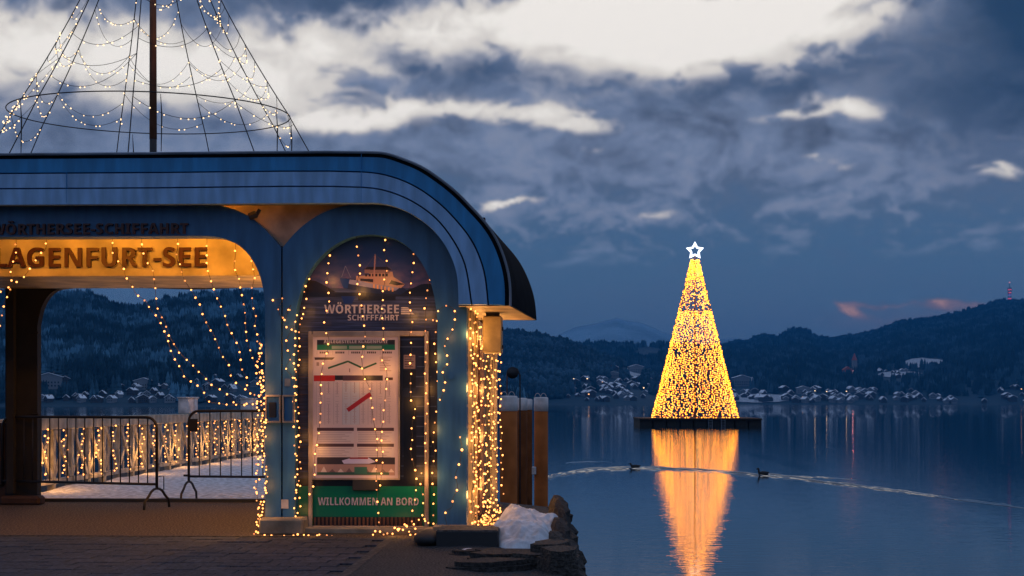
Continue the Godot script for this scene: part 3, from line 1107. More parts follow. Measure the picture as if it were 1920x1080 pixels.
		bx(st, c + Vector3(0, 0, -0.005), Vector3(b.x - a.x - 0.02, a.y - b.y - 0.02, 0.03))
		hang("socket_face", finish(st, M.blue_paint), fr, true)
		if q[2] == 1:
			st = start()
			bx(st, c + Vector3(-0.005, -0.01, 0.012), Vector3(0.075, 0.15, 0.02), Basis.IDENTITY, 0.006)
			hang("socket_cover", finish(st, M.steel_dark), fr, true)
	st = start()
	bx(st, wall_point(539, 717, ZF - 0.004), Vector3(0.055, 0.075, 0.008))
	part("sticker", st, M.grey_paint, o)
	st = start()
	bx(st, wall_point(534, 945, ZF - 0.004), Vector3(0.07, 0.09, 0.008))
	part("sticker", st, M.pile_cap, o)
	st = start()
	tube(st, [wall_point(845, 705, ZF), wall_point(845, 705, ZF - 0.03)], 0.035, 10)
	part("round_cap", st, M.blue_paint, o)
	# name on the beam, and the long name board hung inside
	var wa := wall_point(-17, 440, ZF - 0.02)
	var wb := wall_point(353, 418, ZF - 0.02)
	lettering("lettering", "WÖRTHERSEE-SCHIFFAHRT", "Droid Sans", wa + Vector3(0, 0, 0.0), wb.x - wa.x, wb.y - wa.y, 0.03, M.letter_dark, o)
	var zs_ := 15.5
	var low := wall_point(300, 514, zs_).y
	st = start()
	bx(st, Vector3(xc, (low + 3.62) * 0.5, -zs_ - 0.04), Vector3(4.6, 3.62 - low, 0.07))
	var board := part("name_board", st, M.sign_panel, o)
	st = start()
	bx(st, Vector3(xc, low - 0.008, -zs_ + 0.008), Vector3(4.6, 0.03, 0.05))
	hang("board_rail", finish(st, M.sign_panel), board, true)
	var ka := wall_point(-42, 502, zs_ - 0.02)
	var kb := wall_point(388, 463, zs_ - 0.02)
	var let := lettering("lettering", "KLAGENFURT-SEE", "Droid Sans", ka, kb.x - ka.x, kb.y - ka.y, 0.03, M.letter_dark, o)
	# dropped ceiling behind the board, ceiling in front of it
	st = start()
	bx(st, Vector3(xc, low + 0.03, -16.5), Vector3(6.4, 0.05, 1.9))
	part("dropped_ceiling", st, M.sign_panel, o)
	st = start()
	bx(st, Vector3(xc, 3.66, -14.72), Vector3(6.3, 0.05, 1.55))
	part("ceiling", st, M.sign_panel, o)
	# back wall with its opening
	var zw := 17.5
	var bo := half([[360, 541.5], [112, 541.5], [92, 553], [78, 576], [70, 610]], 5, zw)
	bo.append_array(outline([[70, 952]], zw))
	var right_side := mirrored(bo, xc)
	var xl := wall_point(10, 700, zw).x
	var xr := -0.98
	var top_y := 3.64
	var frame := PackedVector2Array([Vector2(xl, 0.0), Vector2(xl, top_y), Vector2(xr, top_y), Vector2(xr, 0.0)])
	frame.append_array(right_side)
	var lefts := mirrored(right_side, xc)
	frame.append_array(lefts)
	st = start()
	prism(st, frame, -zw - 0.13, -zw)
	part("back_wall", st, M.wood_dark, o)
	st = start()
	bx(st, Vector3(wall_point(20, 700, 17.38).x, 1.45, -17.40), Vector3(0.09, 2.6, 0.09))
	part("corner_post", st, M.wood_dark, o)
	st = start()
	bx(st, Vector3(xl + 0.25, 0.055, -17.43), Vector3(0.52, 0.12, 0.22), Basis.IDENTITY, 0.03)
	part("post_foot", st, M.brick_brown, o)
	st = start()
	bx(st, Vector3(xl - 1.45, 0.52, -17.6), Vector3(2.9, 1.04, 0.18))
	part("low_wall", st, M.brick_brown, o)
	for k in 2:
		st = start()
		tube(st, [Vector3(wall_point(70, 600, zw).x + 0.02, wall_point(70, [624, 776][k], zw).y, -zw + 0.005), Vector3(wall_point(70, 600, zw).x - 0.06, wall_point(70, [624, 776][k], zw).y, -zw + 0.005)], 0.012, 6)
		part("wall_hook", st, M.steel_dark, o)
	# end wall on the water side: pale boards, a brown door, a post, a service box under the soffit
	st = start()
	bx(st, Vector3(-1.005, 1.12, -15.7), Vector3(0.10, 2.24, 3.5))
	part("end_wall", st, M.side_wall, o)
	st = start()
	bx(st, Vector3(-0.94, 1.02, -15.75), Vector3(0.05, 1.95, 0.85), Basis.IDENTITY, 0.008)
	part("door", st, M.door_brown, o)
	for z in [-14.05, -14.75, -17.3]:
		st = start()
		bx(st, Vector3(-0.935, 1.12, z), Vector3(0.06, 2.22, 0.10), Basis.IDENTITY, 0.008)
		part("wall_batten", st, M.side_wall, o)
	st = start()
	bx(st, Vector3(-0.84, 1.12, -16.9), Vector3(0.09, 2.24, 0.09), Basis.IDENTITY, 0.008)
	part("canopy_post", st, M.soffit, o)
	var p := wall_point(924, 628, 14.6)
	st = start()
	bx(st, p, Vector3(0.20, 0.385, 0.26), Basis.IDENTITY, 0.012)
	var sb := part("service_box", st, M.beige_box, o)
	for q in [[Vector3(0.105, 0.06, 0.06), Vector3(0.02, 0.04, 0.03), "hinge"], [Vector3(0.105, -0.13, 0.06), Vector3(0.02, 0.04, 0.03), "hinge"], [Vector3(0, 0.21, 0), Vector3(0.14, 0.05, 0.16), "hanger"]]:
		st = start()
		bx(st, p + q[0], q[1])
		hang(q[2], finish(st, M.steel_dark), sb, true)
	# solid wall between the opening and the end wall
	st = start()
	bx(st, Vector3(-2.20, 1.8, -15.6), Vector3(0.08, 3.6, 3.4))
	part("inner_wall", st, M.wood_dark, o)

func build_interior_lamps():
	# two tube lamps on the back of the front beam light the name board; the beam hides them from the square
	var k := 0
	for px in [425.0, 60.0]:
		var at := wall_point(px, 358, 14.08)
		var o := thing("tube_lamp", ["orange tube lamp behind the beam near the arched pillar", "orange tube lamp behind the beam farther along the name board"][k], "lamp", at, "tube lamps behind the front beam")
		var st := start()
		tube(st, [at + Vector3(-0.2, 0, 0), at + Vector3(0.2, 0, 0)], 0.02, 8)
		part("tube", st, M.tube_lamp, o)
		st = start()
		bx(st, at + Vector3(0, 0.05, 0), Vector3(0.5, 0.03, 0.07))
		part("fitting", st, M.steel_dark, o)
		var l := OmniLight3D.new()
		l.name = "lamp_light"
		l.light_color = Color(1.0, 0.36, 0.03).linear_to_srgb()
		l.light_energy = [2.7, 1.6][k]
		l.light_size = 0.06
		l.omni_range = 12.0
		l.omni_attenuation = 2.0
		l.shadow_enabled = true
		l.position = Vector3(0, -0.06, -0.02)
		o.add_child(l)
		k += 1

	# round ceiling lamp farther in, hidden from the square by the pillar
	var c := Vector3(-2.72, 2.15, -16.0)
	var o := thing("ceiling_lamp", "round orange ceiling lamp inside the pavilion behind the arched pillar", "lamp", c)
	var s := start(true)
	tube(s, [c + Vector3(0, 0.0, 0), c + Vector3(0, 0.07, 0)], 0.16, 20)
	part("shade", s, M.tube_lamp, o)
	s = start(true)
	tube(s, [c + Vector3(0, 0.07, 0), c + Vector3(0, 1.45, 0)], 0.02, 8)
	part("stem", s, M.steel_dark, o)
	var l2 := OmniLight3D.new()
	l2.name = "lamp_light"
	l2.light_color = Color(1.0, 0.40, 0.05).linear_to_srgb()
	l2.light_energy = 3.6
	l2.light_size = 0.15
	l2.omni_range = 14.0
	l2.omni_attenuation = 2.0
	l2.shadow_enabled = true
	l2.position = Vector3(0, -0.18, 0)
	o.add_child(l2)

# ====================================================================== notice panel with its poster and timetable
class Print:
	var im: Image
	var k := 1.0
	var ox := 0.0
	var oy := 0.0
	func rect(x0: float, y0: float, x1: float, y1: float, c: Color):
		im.fill_rect(Rect2i(roundi((x0 - ox) * k), roundi((y0 - oy) * k), maxi(1, roundi((x1 - x0) * k)), maxi(1, roundi((y1 - y0) * k))), c)
	func shape(list: Array, c: Color):
		var p := PackedVector2Array()
		for q in list:
			p.append(Vector2((q[0] - ox) * k, (q[1] - oy) * k))
		var lo := p[0]
		var hi := p[0]
		for q in p:
			lo = lo.min(q)
			hi = hi.max(q)
		for y in range(maxi(0, int(lo.y)), mini(im.get_height(), int(hi.y) + 1)):
			for x in range(maxi(0, int(lo.x)), mini(im.get_width(), int(hi.x) + 1)):
				if Geometry2D.is_point_in_polygon(Vector2(x + 0.5, y + 0.5), p):
					im.set_pixel(x, y, c)
	func line(a: Array, b: Array, w: float, c: Color):
		var d := Vector2(b[0] - a[0], b[1] - a[1]).normalized() * w * 0.5
		shape([[a[0] - d.y, a[1] + d.x], [b[0] - d.y, b[1] + d.x], [b[0] + d.y, b[1] - d.x], [a[0] + d.y, a[1] - d.x]], c)

func printed(im: Image, rough: float) -> StandardMaterial3D:
	var m := StandardMaterial3D.new()
	m.albedo_texture = ImageTexture.create_from_image(im)
	m.roughness = rough
	m.texture_repeat = false
	return m

func poster_print() -> Image:
	var p := Print.new()
	p.k = 2.0
	p.ox = 548.0
	p.oy = 436.0
	var w := int(277 * p.k)
	var h := int(570 * p.k)
	p.im = Image.create(w, h, false, Image.FORMAT_RGB8)
	var n := FastNoiseLite.new()
	n.seed = 5
	n.frequency = 0.02
	n.fractal_octaves = 4
	for y in h:
		for x in w:
			var py := p.oy + y / p.k
			var px := p.ox + x / p.k
			var c: Color
			if py < 541.0:
				var t := clampf((py - 440.0) / 95.0, 0.0, 1.0)
				c = Color(0.10, 0.20, 0.40).lerp(Color(0.42, 0.34, 0.46), smoothstep(0.2, 1.0, t) * (0.75 + 0.5 * n.get_noise_2d(x * 0.8, y * 1.6)))
			else:
				var t := clampf((py - 541.0) / 160.0, 0.0, 1.0)
				c = Color(0.23, 0.25, 0.36).lerp(Color(0.13, 0.16, 0.27), t)
				var s := n.get_noise_2d(x * 0.25, y * 5.0)
				c = c * (1.0 + 0.55 * s)
				if s > 0.28:
					c = c.lerp(Color(0.36, 0.38, 0.50), (s - 0.28) * 1.6)
			p.im.set_pixel(x, y, c)
	var dusk := Color(0.085, 0.075, 0.10)
	p.shape([[548, 538], [560, 529], [575, 525], [592, 527], [610, 536], [630, 548], [548, 556]], Color(0.13, 0.10, 0.12))
	p.shape([[748, 548], [775, 541], [790, 534], [806, 533], [826, 542], [826, 553], [748, 554]], dusk)
	p.rect(548, 549, 826, 557, Color(0.10, 0.10, 0.15))
	# the ship: dark blue bow, pale topsides, lit decks towards the stern, a thin mast
	p.shape([[637, 522], [655, 523], [700, 528], [752, 538], [764, 545], [752, 553], [705, 551], [645, 541]], Color(0.10, 0.14, 0.27))
	p.shape([[652, 524], [700, 529], [750, 540], [742, 546], [700, 541], [655, 533]], Color(0.58, 0.55, 0.64))
	p.shape([[637, 522], [656, 524], [652, 541], [644, 540]], Color(0.09, 0.22, 0.46))
	p.shape([[668, 526], [668, 518], [692, 517], [692, 510], [736, 510], [738, 520], [760, 534], [752, 541], [700, 533]], Color(0.74, 0.56, 0.46))
	p.shape([[684, 513], [684, 505], [728, 504], [732, 513]], Color(0.56, 0.42, 0.38))
	p.shape([[681, 506], [690, 501], [726, 501], [735, 507]], Color(0.13, 0.09, 0.09))
	for q in 7:
		p.rect(685 + q * 6.4, 514, 689 + q * 6.4, 519, Color(0.16, 0.10, 0.08))
	p.shape([[676, 527], [700, 530], [700, 524], [676, 523]], Color(0.16, 0.12, 0.13))
	p.shape([[734, 526], [760, 534], [744, 536], [730, 533]], Color(0.12, 0.08, 0.07))
	for q in 6:
		p.rect(700 + q * 7, 534 + q * 1.3, 703 + q * 7, 541 + q * 1.3, Color(0.90, 0.62, 0.34))
	p.line([704, 477], [701, 530], 2.6, Color(0.72, 0.52, 0.46))
	p.line([704, 478], [735, 506], 0.8, Color(0.4, 0.3, 0.34))
	p.line([704, 478], [684, 506], 0.8, Color(0.4, 0.3, 0.34))
	p.line([648, 499], [641, 520], 1.2, Color(0.5, 0.48, 0.56))
	p.line([648, 499], [658, 521], 1.0, Color(0.5, 0.48, 0.56))
	p.shape([[640, 556], [668, 556], [660, 570], [646, 570]], Color(0.08, 0.18, 0.42))
	p.rect(672, 556, 742, 564, Color(0.08, 0.08, 0.11))
	# planks of the jetty in the print, the green foot
	for q in 26:
		p.rect(548, 640 + q * 11.0, 826, 641.5 + q * 11.0, Color(0.20, 0.19, 0.27) if q % 3 else Color(0.28, 0.20, 0.20))
	p.rect(746, 640, 826, 912, Color(0.10, 0.115, 0.18))
	for q in 14:
		p.rect(748 + (q * 37 % 40), 650 + q * 18.6, 800 + (q * 23 % 20), 652 + q * 18.6, Color(0.26, 0.29, 0.38))
	p.rect(757, 666, 779, 692, Color(0.56, 0.47, 0.45))
	for q in 5:
		p.rect(759, 669 + q * 4.6, 777 - (q * 5 % 9), 670.5 + q * 4.6, Color(0.30, 0.24, 0.24))
	p.rect(756, 694, 780, 728, Color(0.05, 0.045, 0.05))
	p.rect(757, 745, 781, 905, Color(0.06, 0.06, 0.08))
	p.rect(548, 898, 826, 912, Color(0.05, 0.05, 0.075))
	p.rect(548, 912, 826, 1006, Color(0.0, 0.44, 0.31))
	p.rect(590, 897, 742, 900, Color(0.03, 0.03, 0.04))
	return p.im

func timetable_print() -> Image:
	var p := Print.new()
	p.k = 3.0
	p.ox = 585.0
	p.oy = 630.0
	p.im = Image.create(int(162 * 3), int(267 * 3), false, Image.FORMAT_RGB8)
	p.im.fill(Color(0.78, 0.70, 0.70))
	var ink := Color(0.13, 0.10, 0.12)
	var green := Color(0.07, 0.40, 0.28)
	p.rect(593, 636, 741, 645, ink)
	p.rect(593, 645, 741, 655, green)
	p.rect(606, 636, 728, 645, Color(0.30, 0.27, 0.30))
	for q in 3:
		p.rect(621 + q * 33, 647, 650 + q * 33, 653, Color(0.52, 0.58, 0.52))
	for q in 5:
		for k in 5:
			p.rect(598 + q * 30 + k * 3.6, 658, 600.6 + q * 30 + k * 3.6, 661.5, Color(0.30, 0.24, 0.25))
		p.rect(592.6 + q * 30, 656, 593.4 + q * 30, 664, Color(0.6, 0.52, 0.52))
	p.shape([[588, 669], [627, 669], [622, 673.5], [589, 673.5]], Color(0.24, 0.17, 0.18))
	p.rect(592, 678, 597, 685, Color(0.55, 0.47, 0.46))
	for q in [[[614, 689.5], [652, 676.5]], [[652, 676.5], [681, 690]], [[681, 690], [706, 680]]]:
		p.line(q[0], q[1], 3.4, Color(0.10, 0.30, 0.18))
	p.rect(654, 690, 656, 697, Color(0.5, 0.4, 0.4))
	for q in 9:
		p.rect(712, 668 + q * 3.2, 735 - (q * 7 % 11), 669.2 + q * 3.2, Color(0.62, 0.52, 0.50))
	p.rect(587, 703, 627, 714, Color(0.68, 0.13, 0.08))
	p.rect(627, 703, 642, 712, ink)
	p.rect(642, 703, 718, 713, Color(0.30, 0.20, 0.24))
	p.rect(684, 704, 718, 712, ink)
	p.rect(722, 707, 737, 712, Color(0.26, 0.14, 0.13))
	for q in 9:
		var x := 594 + q * 16.4
		if q in [3, 4]:
			p.rect(x - 2, 716, x + 14, 796, Color(0.72, 0.71, 0.74))
		p.rect(x - 2.6, 715, x - 1.9, 796, Color(0.63, 0.57, 0.58))
		p.rect(x + 4, 716, x + 5.2, 741 - (q * 5 % 8), Color(0.56, 0.49, 0.50))
		p.rect(x + 4, 757, x + 5.2, 794, Color(0.62, 0.55, 0.56))
		for r in 16:
			if (q * 7 + r * 5) % 4 != 0:
				p.rect(x + 1, 718 + r * 4.8, x + 8, 719.3 + r * 4.8, Color(0.70, 0.63, 0.63))
	p.line([651, 769], [695, 738], 8.0, Color(0.62, 0.10, 0.13))
	for q in 2:
		var x := 593 + q * 76
		for r in 2:
			p.rect(x, 802 + r * 30, x + 70, 808 + r * 30, Color(0.30, 0.20, 0.22))
			p.rect(x, 809 + r * 30, x + 70, 829 + r * 30, Color(0.78, 0.72, 0.72))
			for k in 6:
				p.rect(x + 2, 811 + r * 30 + k * 3.2, x + 66 - (k * 13 % 21), 812 + r * 30 + k * 3.2, Color(0.62, 0.55, 0.56))
	p.rect(593, 858, 741, 892, Color(0.62, 0.50, 0.47))
	p.rect(593, 858, 741, 871, Color(0.20, 0.17, 0.19))
	p.shape([[640, 864], [658, 859], [690, 858], [705, 866], [692, 870], [644, 870]], Color(0.74, 0.72, 0.84))
	p.rect(655, 858, 690, 861, Color(0.55, 0.18, 0.16))
	for q in 9:
		p.shape([[600 + q * 16, 886], [606 + q * 16, 875 + (q * 5 % 6)], [612 + q * 16, 886]], Color(0.44, 0.34, 0.33) if q % 2 else Color(0.82, 0.74, 0.70))
	p.rect(593, 886, 730, 891, Color(0.18, 0.32, 0.27))
	p.rect(664, 876, 688, 889, Color(0.22, 0.40, 0.34))
	return p.im

func facing(a: Vector2, b: Vector2, z: float, m: Material, poly := PackedVector2Array(), box := Rect2()) -> ArrayMesh:   # a printed sheet with its picture laid on once
	var st := start()
	var pts := poly if poly.size() else PackedVector2Array([a, Vector2(b.x, a.y), b, Vector2(a.x, b.y)])
	var r := box if poly.size() else Rect2(Vector2(a.x, b.y), Vector2(b.x - a.x, a.y - b.y))
	var idx := Geometry2D.triangulate_polygon(pts)
	for i in range(0, idx.size(), 3):
		var t := [pts[idx[i]], pts[idx[i + 1]], pts[idx[i + 2]]]
		if (t[1] - t[0]).cross(t[2] - t[0]) > 0.0:
			t = [t[0], t[2], t[1]]
		for q in t:
			st.set_uv(Vector2((q.x - r.position.x) / r.size.x, 1.0 - (q.y - r.position.y) / r.size.y))
			st.add_vertex(Vector3(q.x, q.y, z))
	return finish(st, m)

func build_notice_panel():
	var zp := ZF + 0.16
	var foot := wall_point(686, 1000, zp)
	var o := thing("notice_panel", "tall arched poster panel with a ship at dusk and a green foot", "poster", Vector3(foot.x, 0.0, -zp))
	var shape := outline([[826, 1000], [826, 605]], zp)
	shape.append_array(half([[825, 600], [819, 552], [806, 510], [784, 474], [750, 446], [718, 437], [690, 436], [652, 441], [616, 461], [585, 492], [565, 528], [553, 568], [548, 612]], 5, zp))
	shape.append_array(outline([[548, 1000]], zp))
	var st := start()
	prism(st, shape, -zp - 0.03, -zp)
	part("backing", st, M.dark_gap, o)
	var a := wall_point(548, 436, zp)
	var b := wall_point(825, 1006, zp)
	var sheet := hang("poster", facing(Vector2.ZERO, Vector2.ZERO, -zp + 0.004, printed(poster_print(), 0.35), shape, Rect2(Vector2(a.x, b.y), Vector2(b.x - a.x, a.y - b.y))), o)
	sheet.set_meta("label", "poster of a white ship at dusk on dark water")
	var put := func(text: String, x0: float, x1: float, y0: float, y1: float, m: Material):
		var l := wall_point(x0, y1, zp - 0.008)
		var r := wall_point(x1, y0, zp - 0.008)
		lettering("lettering", text, "Droid Sans", l, r.x - l.x, r.y - l.y, 0.003, m, o)
	put.call("WÖRTHERSEE", 608, 748, 571, 588, M.letter_pale)
	put.call("SCHIFFFAHRT", 652, 748, 590, 601, M.letter_pale)
	put.call("WILLKOMMEN AN BORD", 596, 785, 933, 947, M.letter_pale)
	for k in 4:
		st = start()
		var y := 576.0 + k * 3.6
		prism(st, outline([[752, y], [764 + k * 3.0, y], [768 + k * 3.2, y + 2.4], [752, y + 2.4]], zp - 0.006), -zp + 0.005, -zp + 0.009)
		part("emblem_stripe", st, M.letter_pale, o)
	# frame of metal bars round the lower part
	for q in [[578, 585, 621, 993], [796, 804, 621, 993]]:
		var c0 := wall_point(q[0], q[2], zp - 0.05)
		var c1 := wall_point(q[1], q[3], zp - 0.05)
		st = start()
		bx(st, Vector3((c0.x + c1.x) * 0.5, (c0.y + c1.y) * 0.5, -zp + 0.035), Vector3(c1.x - c0.x, c0.y - c1.y, 0.05), Basis.IDENTITY, 0.006)
		part("frame_bar", st, M.metal_frame, o)
	for q in [[621.0, 630.0], [986.0, 997.0]]:
		var c0 := wall_point(586, q[0], zp - 0.05)
		var c1 := wall_point(795, q[1], zp - 0.05)
		st = start()
		bx(st, Vector3((c0.x + c1.x) * 0.5, (c0.y + c1.y) * 0.5, -zp + 0.033), Vector3(c1.x - c0.x, c0.y - c1.y, 0.046), Basis.IDENTITY, 0.006)
		part("frame_bar", st, M.metal_frame, o)
	# ventilation slats along the foot
	for k in 27:
		var px := 590.0 + k * 7.6
		var c := wall_point(px, 978, zp - 0.02)
		st = start()
		bx(st, Vector3(c.x, c.y, -zp + 0.016), Vector3(0.022, 0.085, 0.02), Basis.from_euler(Vector3(0, 0.5, 0)))
		part("slat", st, M.door_brown, o)
	st = start()
	var g := wall_point(690, 978, zp)
	bx(st, Vector3(g.x, g.y, -zp + 0.005), Vector3(1.10, 0.095, 0.006))
	part("slat_backing", st, M.dark_gap, o)
	# step below
	st = start()
	bx(st, Vector3(foot.x, 0.03, -zp + 0.10), Vector3(1.40, 0.06, 0.26), Basis.IDENTITY, 0.01)
	part("step", st, M.plinth, o)
	# timetable board hung in front of the poster
	var t0 := wall_point(585, 630, zp - 0.06)
	var t1 := wall_point(748, 898, zp - 0.06)
	var board := thing("timetable_board", "pale printed timetable board with red diagonal strip in front of the poster", "timetable", Vector3((t0.x + t1.x) * 0.5, t1.y, -zp + 0.05))
	st = start()
	bx(st, Vector3((t0.x + t1.x) * 0.5, (t0.y + t1.y) * 0.5, -zp + 0.045), Vector3(t1.x - t0.x, t0.y - t1.y, 0.022))
	part("board", st, M.metal_frame, board)
	hang("timetable", facing(Vector2(t0.x + 0.008, t0.y - 0.008), Vector2(t1.x - 0.008, t1.y + 0.008), -zp + 0.060, printed(timetable_print(), 0.4)), board)
	st = start()
	var q0 := Vector3((t0.x + t1.x) * 0.5, (t0.y + t1.y) * 0.5, -zp + 0.062)
	for sx in [-1.0, 1.0]:
		bx(st, q0 + Vector3(sx * (t1.x - t0.x) * 0.5, 0, 0), Vector3(0.018, t0.y - t1.y + 0.018, 0.02))
	for sy in [-1.0, 1.0]:
		bx(st, q0 + Vector3(0, sy * (t0.y - t1.y) * 0.5, 0), Vector3(t1.x - t0.x - 0.019, 0.018, 0.02))
	part("rim", st, M.metal_frame, board)
	var h0 := wall_point(607, 643.5, zp - 0.066)
	var h1 := wall_point(727, 637.5, zp - 0.066)
	lettering("lettering", "ANLEGESTELLE KLAGENFURT", "Droid Sans", h0, h1.x - h0.x, h1.y - h0.y, 0.002, M.letter_pale, board)
	st = start()
	var bp := wall_point(686, 908, zp - 0.04)
	bx(st, Vector3(bp.x, bp.y, -zp + 0.04), Vector3(0.265, 0.125, 0.05), Basis.IDENTITY, 0.008)
	part("leaflet_box", st, M.rubber, board)

# ====================================================================== pier railing, barriers, piles
func lamp_dot(parent: Node3D, at: Vector3, energy: float, size := 0.05):
	var l := OmniLight3D.new()
	l.name = "string_light"
	l.light_color = Color(1.0, 0.44, 0.11).linear_to_srgb()
	l.light_energy = energy
	l.light_size = size
	l.omni_range = 8.0
	l.omni_attenuation = 2.0
	l.shadow_enabled = true
	l.position = at - origin[parent]
	parent.add_child(l, true)

func build_railing():
	var x := -7.5
	var o := thing("pier_railing", "white wooden pier railing with crossed slats behind the barriers", "railing", Vector3(x, 0, -30))
	var st := start()
	bx(st, Vector3(x, 0.995, -31.0), Vector3(0.14, 0.17, 26.0), Basis.IDENTITY, 0.01)
	part("top_rail", st, M.white_wood, o)
	st = start()
	bx(st, Vector3(x, 0.14, -31.0), Vector3(0.10, 0.07, 26.0))
	part("bottom_rail", st, M.white_wood, o)
	var step := 0.75
	var post := start()
	bx(post, Vector3.ZERO, Vector3(0.10, 0.92, 0.10))
	var post_mesh := finish(post, M.white_wood)
	var cross := []
	for s in [-1.0, 1.0]:
		var c := start()
		bx(c, Vector3.ZERO, Vector3(0.025, 1.02, 0.075), Basis.from_euler(Vector3(s * 0.72, 0, 0)))
		cross.append(finish(c, M.white_wood))
	var slat := start()
	bx(slat, Vector3.ZERO, Vector3(0.022, 0.74, 0.06))
	var slat_mesh := finish(slat, M.white_wood)
	for k in 34:
		var z := -18.6 - k * step
		var p := hang("post", post_mesh, o)
		p.position += Vector3(x, 0.45, z)
		for s in 2:
			var c := hang("cross_slat", cross[s], o)
			c.position += Vector3(x + (0.035 if s else 0.008), 0.545, z - step * 0.5)
		var v := hang("slat", slat_mesh, o)
		v.position += Vector3(x - 0.02, 0.545, z - step * 0.5)
	# one garland looped down and up along it
	var g := thing("light_garland", "string of warm bulbs looped up and down the white pier railing", "string lights", Vector3(x + 0.1, 0, -30))
	var pts := []
	var spots := []
	for k in 33:
		var z := -18.85 - k * step
		var col := []
		for j in 12:
			col.append(Vector3(x + 0.11 + rng.randf_range(-0.03, 0.03), 0.90 - 0.066 * j + rng.randf_range(-0.03, 0.03), z + rng.randf_range(-0.13, 0.13)))
		if k % 2:
			col.reverse()
		pts.append_array(col)
		for q in col:
			if rng.randf() < 0.97:
				spots.append(q)
		if k % 3 == 1:
			lamp_dot(g, Vector3(x + 0.24, 0.42, z), 0.26)
	st = start()
	tube(st, pts, 0.004, 4)
	part("cable", st, M.cable, g)
	hang("bulbs", bulbs(spots, 0.014, M.bulb), g).set_meta("kind", "stuff")
	# two pale boxes on the far railing
	var n := 0
	for q in [[352.5, 27.7], [466.0, 33.2]]:
		var c := wall_point(q[0], 775.0 if n == 0 else 771.0, q[1])
		var b := thing("railing_box", ["pale square box on the pier railing, the nearer of two", "pale square box on the pier railing beside the arched pillar, the farther of two"][n], "box", Vector3(c.x, 1.08, c.z))
		st = start()
		bx(st, Vector3(c.x, 1.235, c.z), Vector3(0.32, 0.31, 0.32), Basis.IDENTITY, 0.015)
		part("box", st, M.pile_cap, b)
		st = start()
		bx(st, Vector3(c.x, 1.40, c.z), Vector3(0.36, 0.03, 0.36), Basis.IDENTITY, 0.008)
		part("lid", st, M.pile_cap, b)
		n += 1

func barrier(label: String, right_foot: Vector3, turn: float, length: float, height: float, spacing: float, second_foot: bool) -> Node3D:
	var o := thing("crowd_barrier", label, "barrier", right_foot, "", turn)     # local: x along the barrier, the named foot at the origin
	var r := 0.018
	var dir := -1.0 if second_foot else 1.0
	var st := start(true)
	var lo := 0.30 * height / 1.12
	var arc := []
	arc.append(Vector3(0, 0.235, 0))
	arc.append(Vector3(0, height - 0.14, 0))
	for k in 6:
		var q := PI * 0.5 * k / 5.0
		arc.append(Vector3(dir * (0.14 - 0.14 * cos(q)), height - 0.14 + 0.14 * sin(q), 0))
	for k in 6:
		var q := PI * 0.5 * (5 - k) / 5.0
		arc.append(Vector3(dir * (length - 0.14 + 0.14 * cos(q)), height - 0.14 + 0.14 * sin(q), 0))
	arc.append(Vector3(dir * length, 0.235, 0))
	tube(st, arc, r, 8)
	part("frame", st, M.steel_dark, o, true)
	st = start(true)
	tube(st, [Vector3(0, lo, 0), Vector3(dir * length, lo, 0)], 0.016, 8)
	part("bottom_rail", st, M.steel_dark, o, true)
	var bar := start(true)
	tube(bar, [Vector3(0, lo, 0), Vector3(0, height, 0)], 0.0075, 6)
	var bar_mesh := finish(bar, M.steel_dark)
	for k in range(1, int(length / spacing)):
		var b := hang("bar", bar_mesh, o, true)
		b.position = Vector3(dir * k * spacing, 0, 0)
	for e in 2:
		st = start(true)
		var f := []
		for k in 11:
			var q := PI * k / 10.0
			f.append(Vector3(e * dir * length, 0.25 * pow(sin(q), 0.8), -0.27 * (cos(q) if absf(cos(q)) > 0.95 else cos(q) * 0.78)))
		tube(st, f, 0.016, 8)
		part("foot", st, M.steel_dark, o, true)
	return o

func build_barriers():
	var f := floor_point(294, 954)
	var b := barrier("dark steel crowd barrier at the left, its arched foot nearest the square", Vector3(f.x, 0, f.z), -0.30, 2.3, 1.12, 0.131, true)
	f = floor_point(354, 938)
	var c := barrier("dark steel crowd barrier with a small plate, closer to the arched pillar", Vector3(f.x, 0, f.z), -0.12, 2.2, 1.19, 0.147, false)
	var st := start()
	bx(st, Vector3(0.075, 1.0, 0.025), Vector3(0.12, 0.17, 0.012), Basis.IDENTITY, 0.003)
	part("plate", st, M.steel_dark, c, true)
	st = start()
	tube(st, [Vector3(0.03, 0.24, 0.0), Vector3(0.10, 0.24, 0), Vector3(0.10, 0.40, 0.0), Vector3(0.03, 0.40, 0)], 0.007, 6)
	part("hook", st, M.steel_dark, b, true)
	st = start()
	tube(st, [Vector3(-0.07, 0.33, 0.0), Vector3(0.0, 0.33, 0)], 0.016, 6)
	part("hook", st, M.steel_dark, c, true)

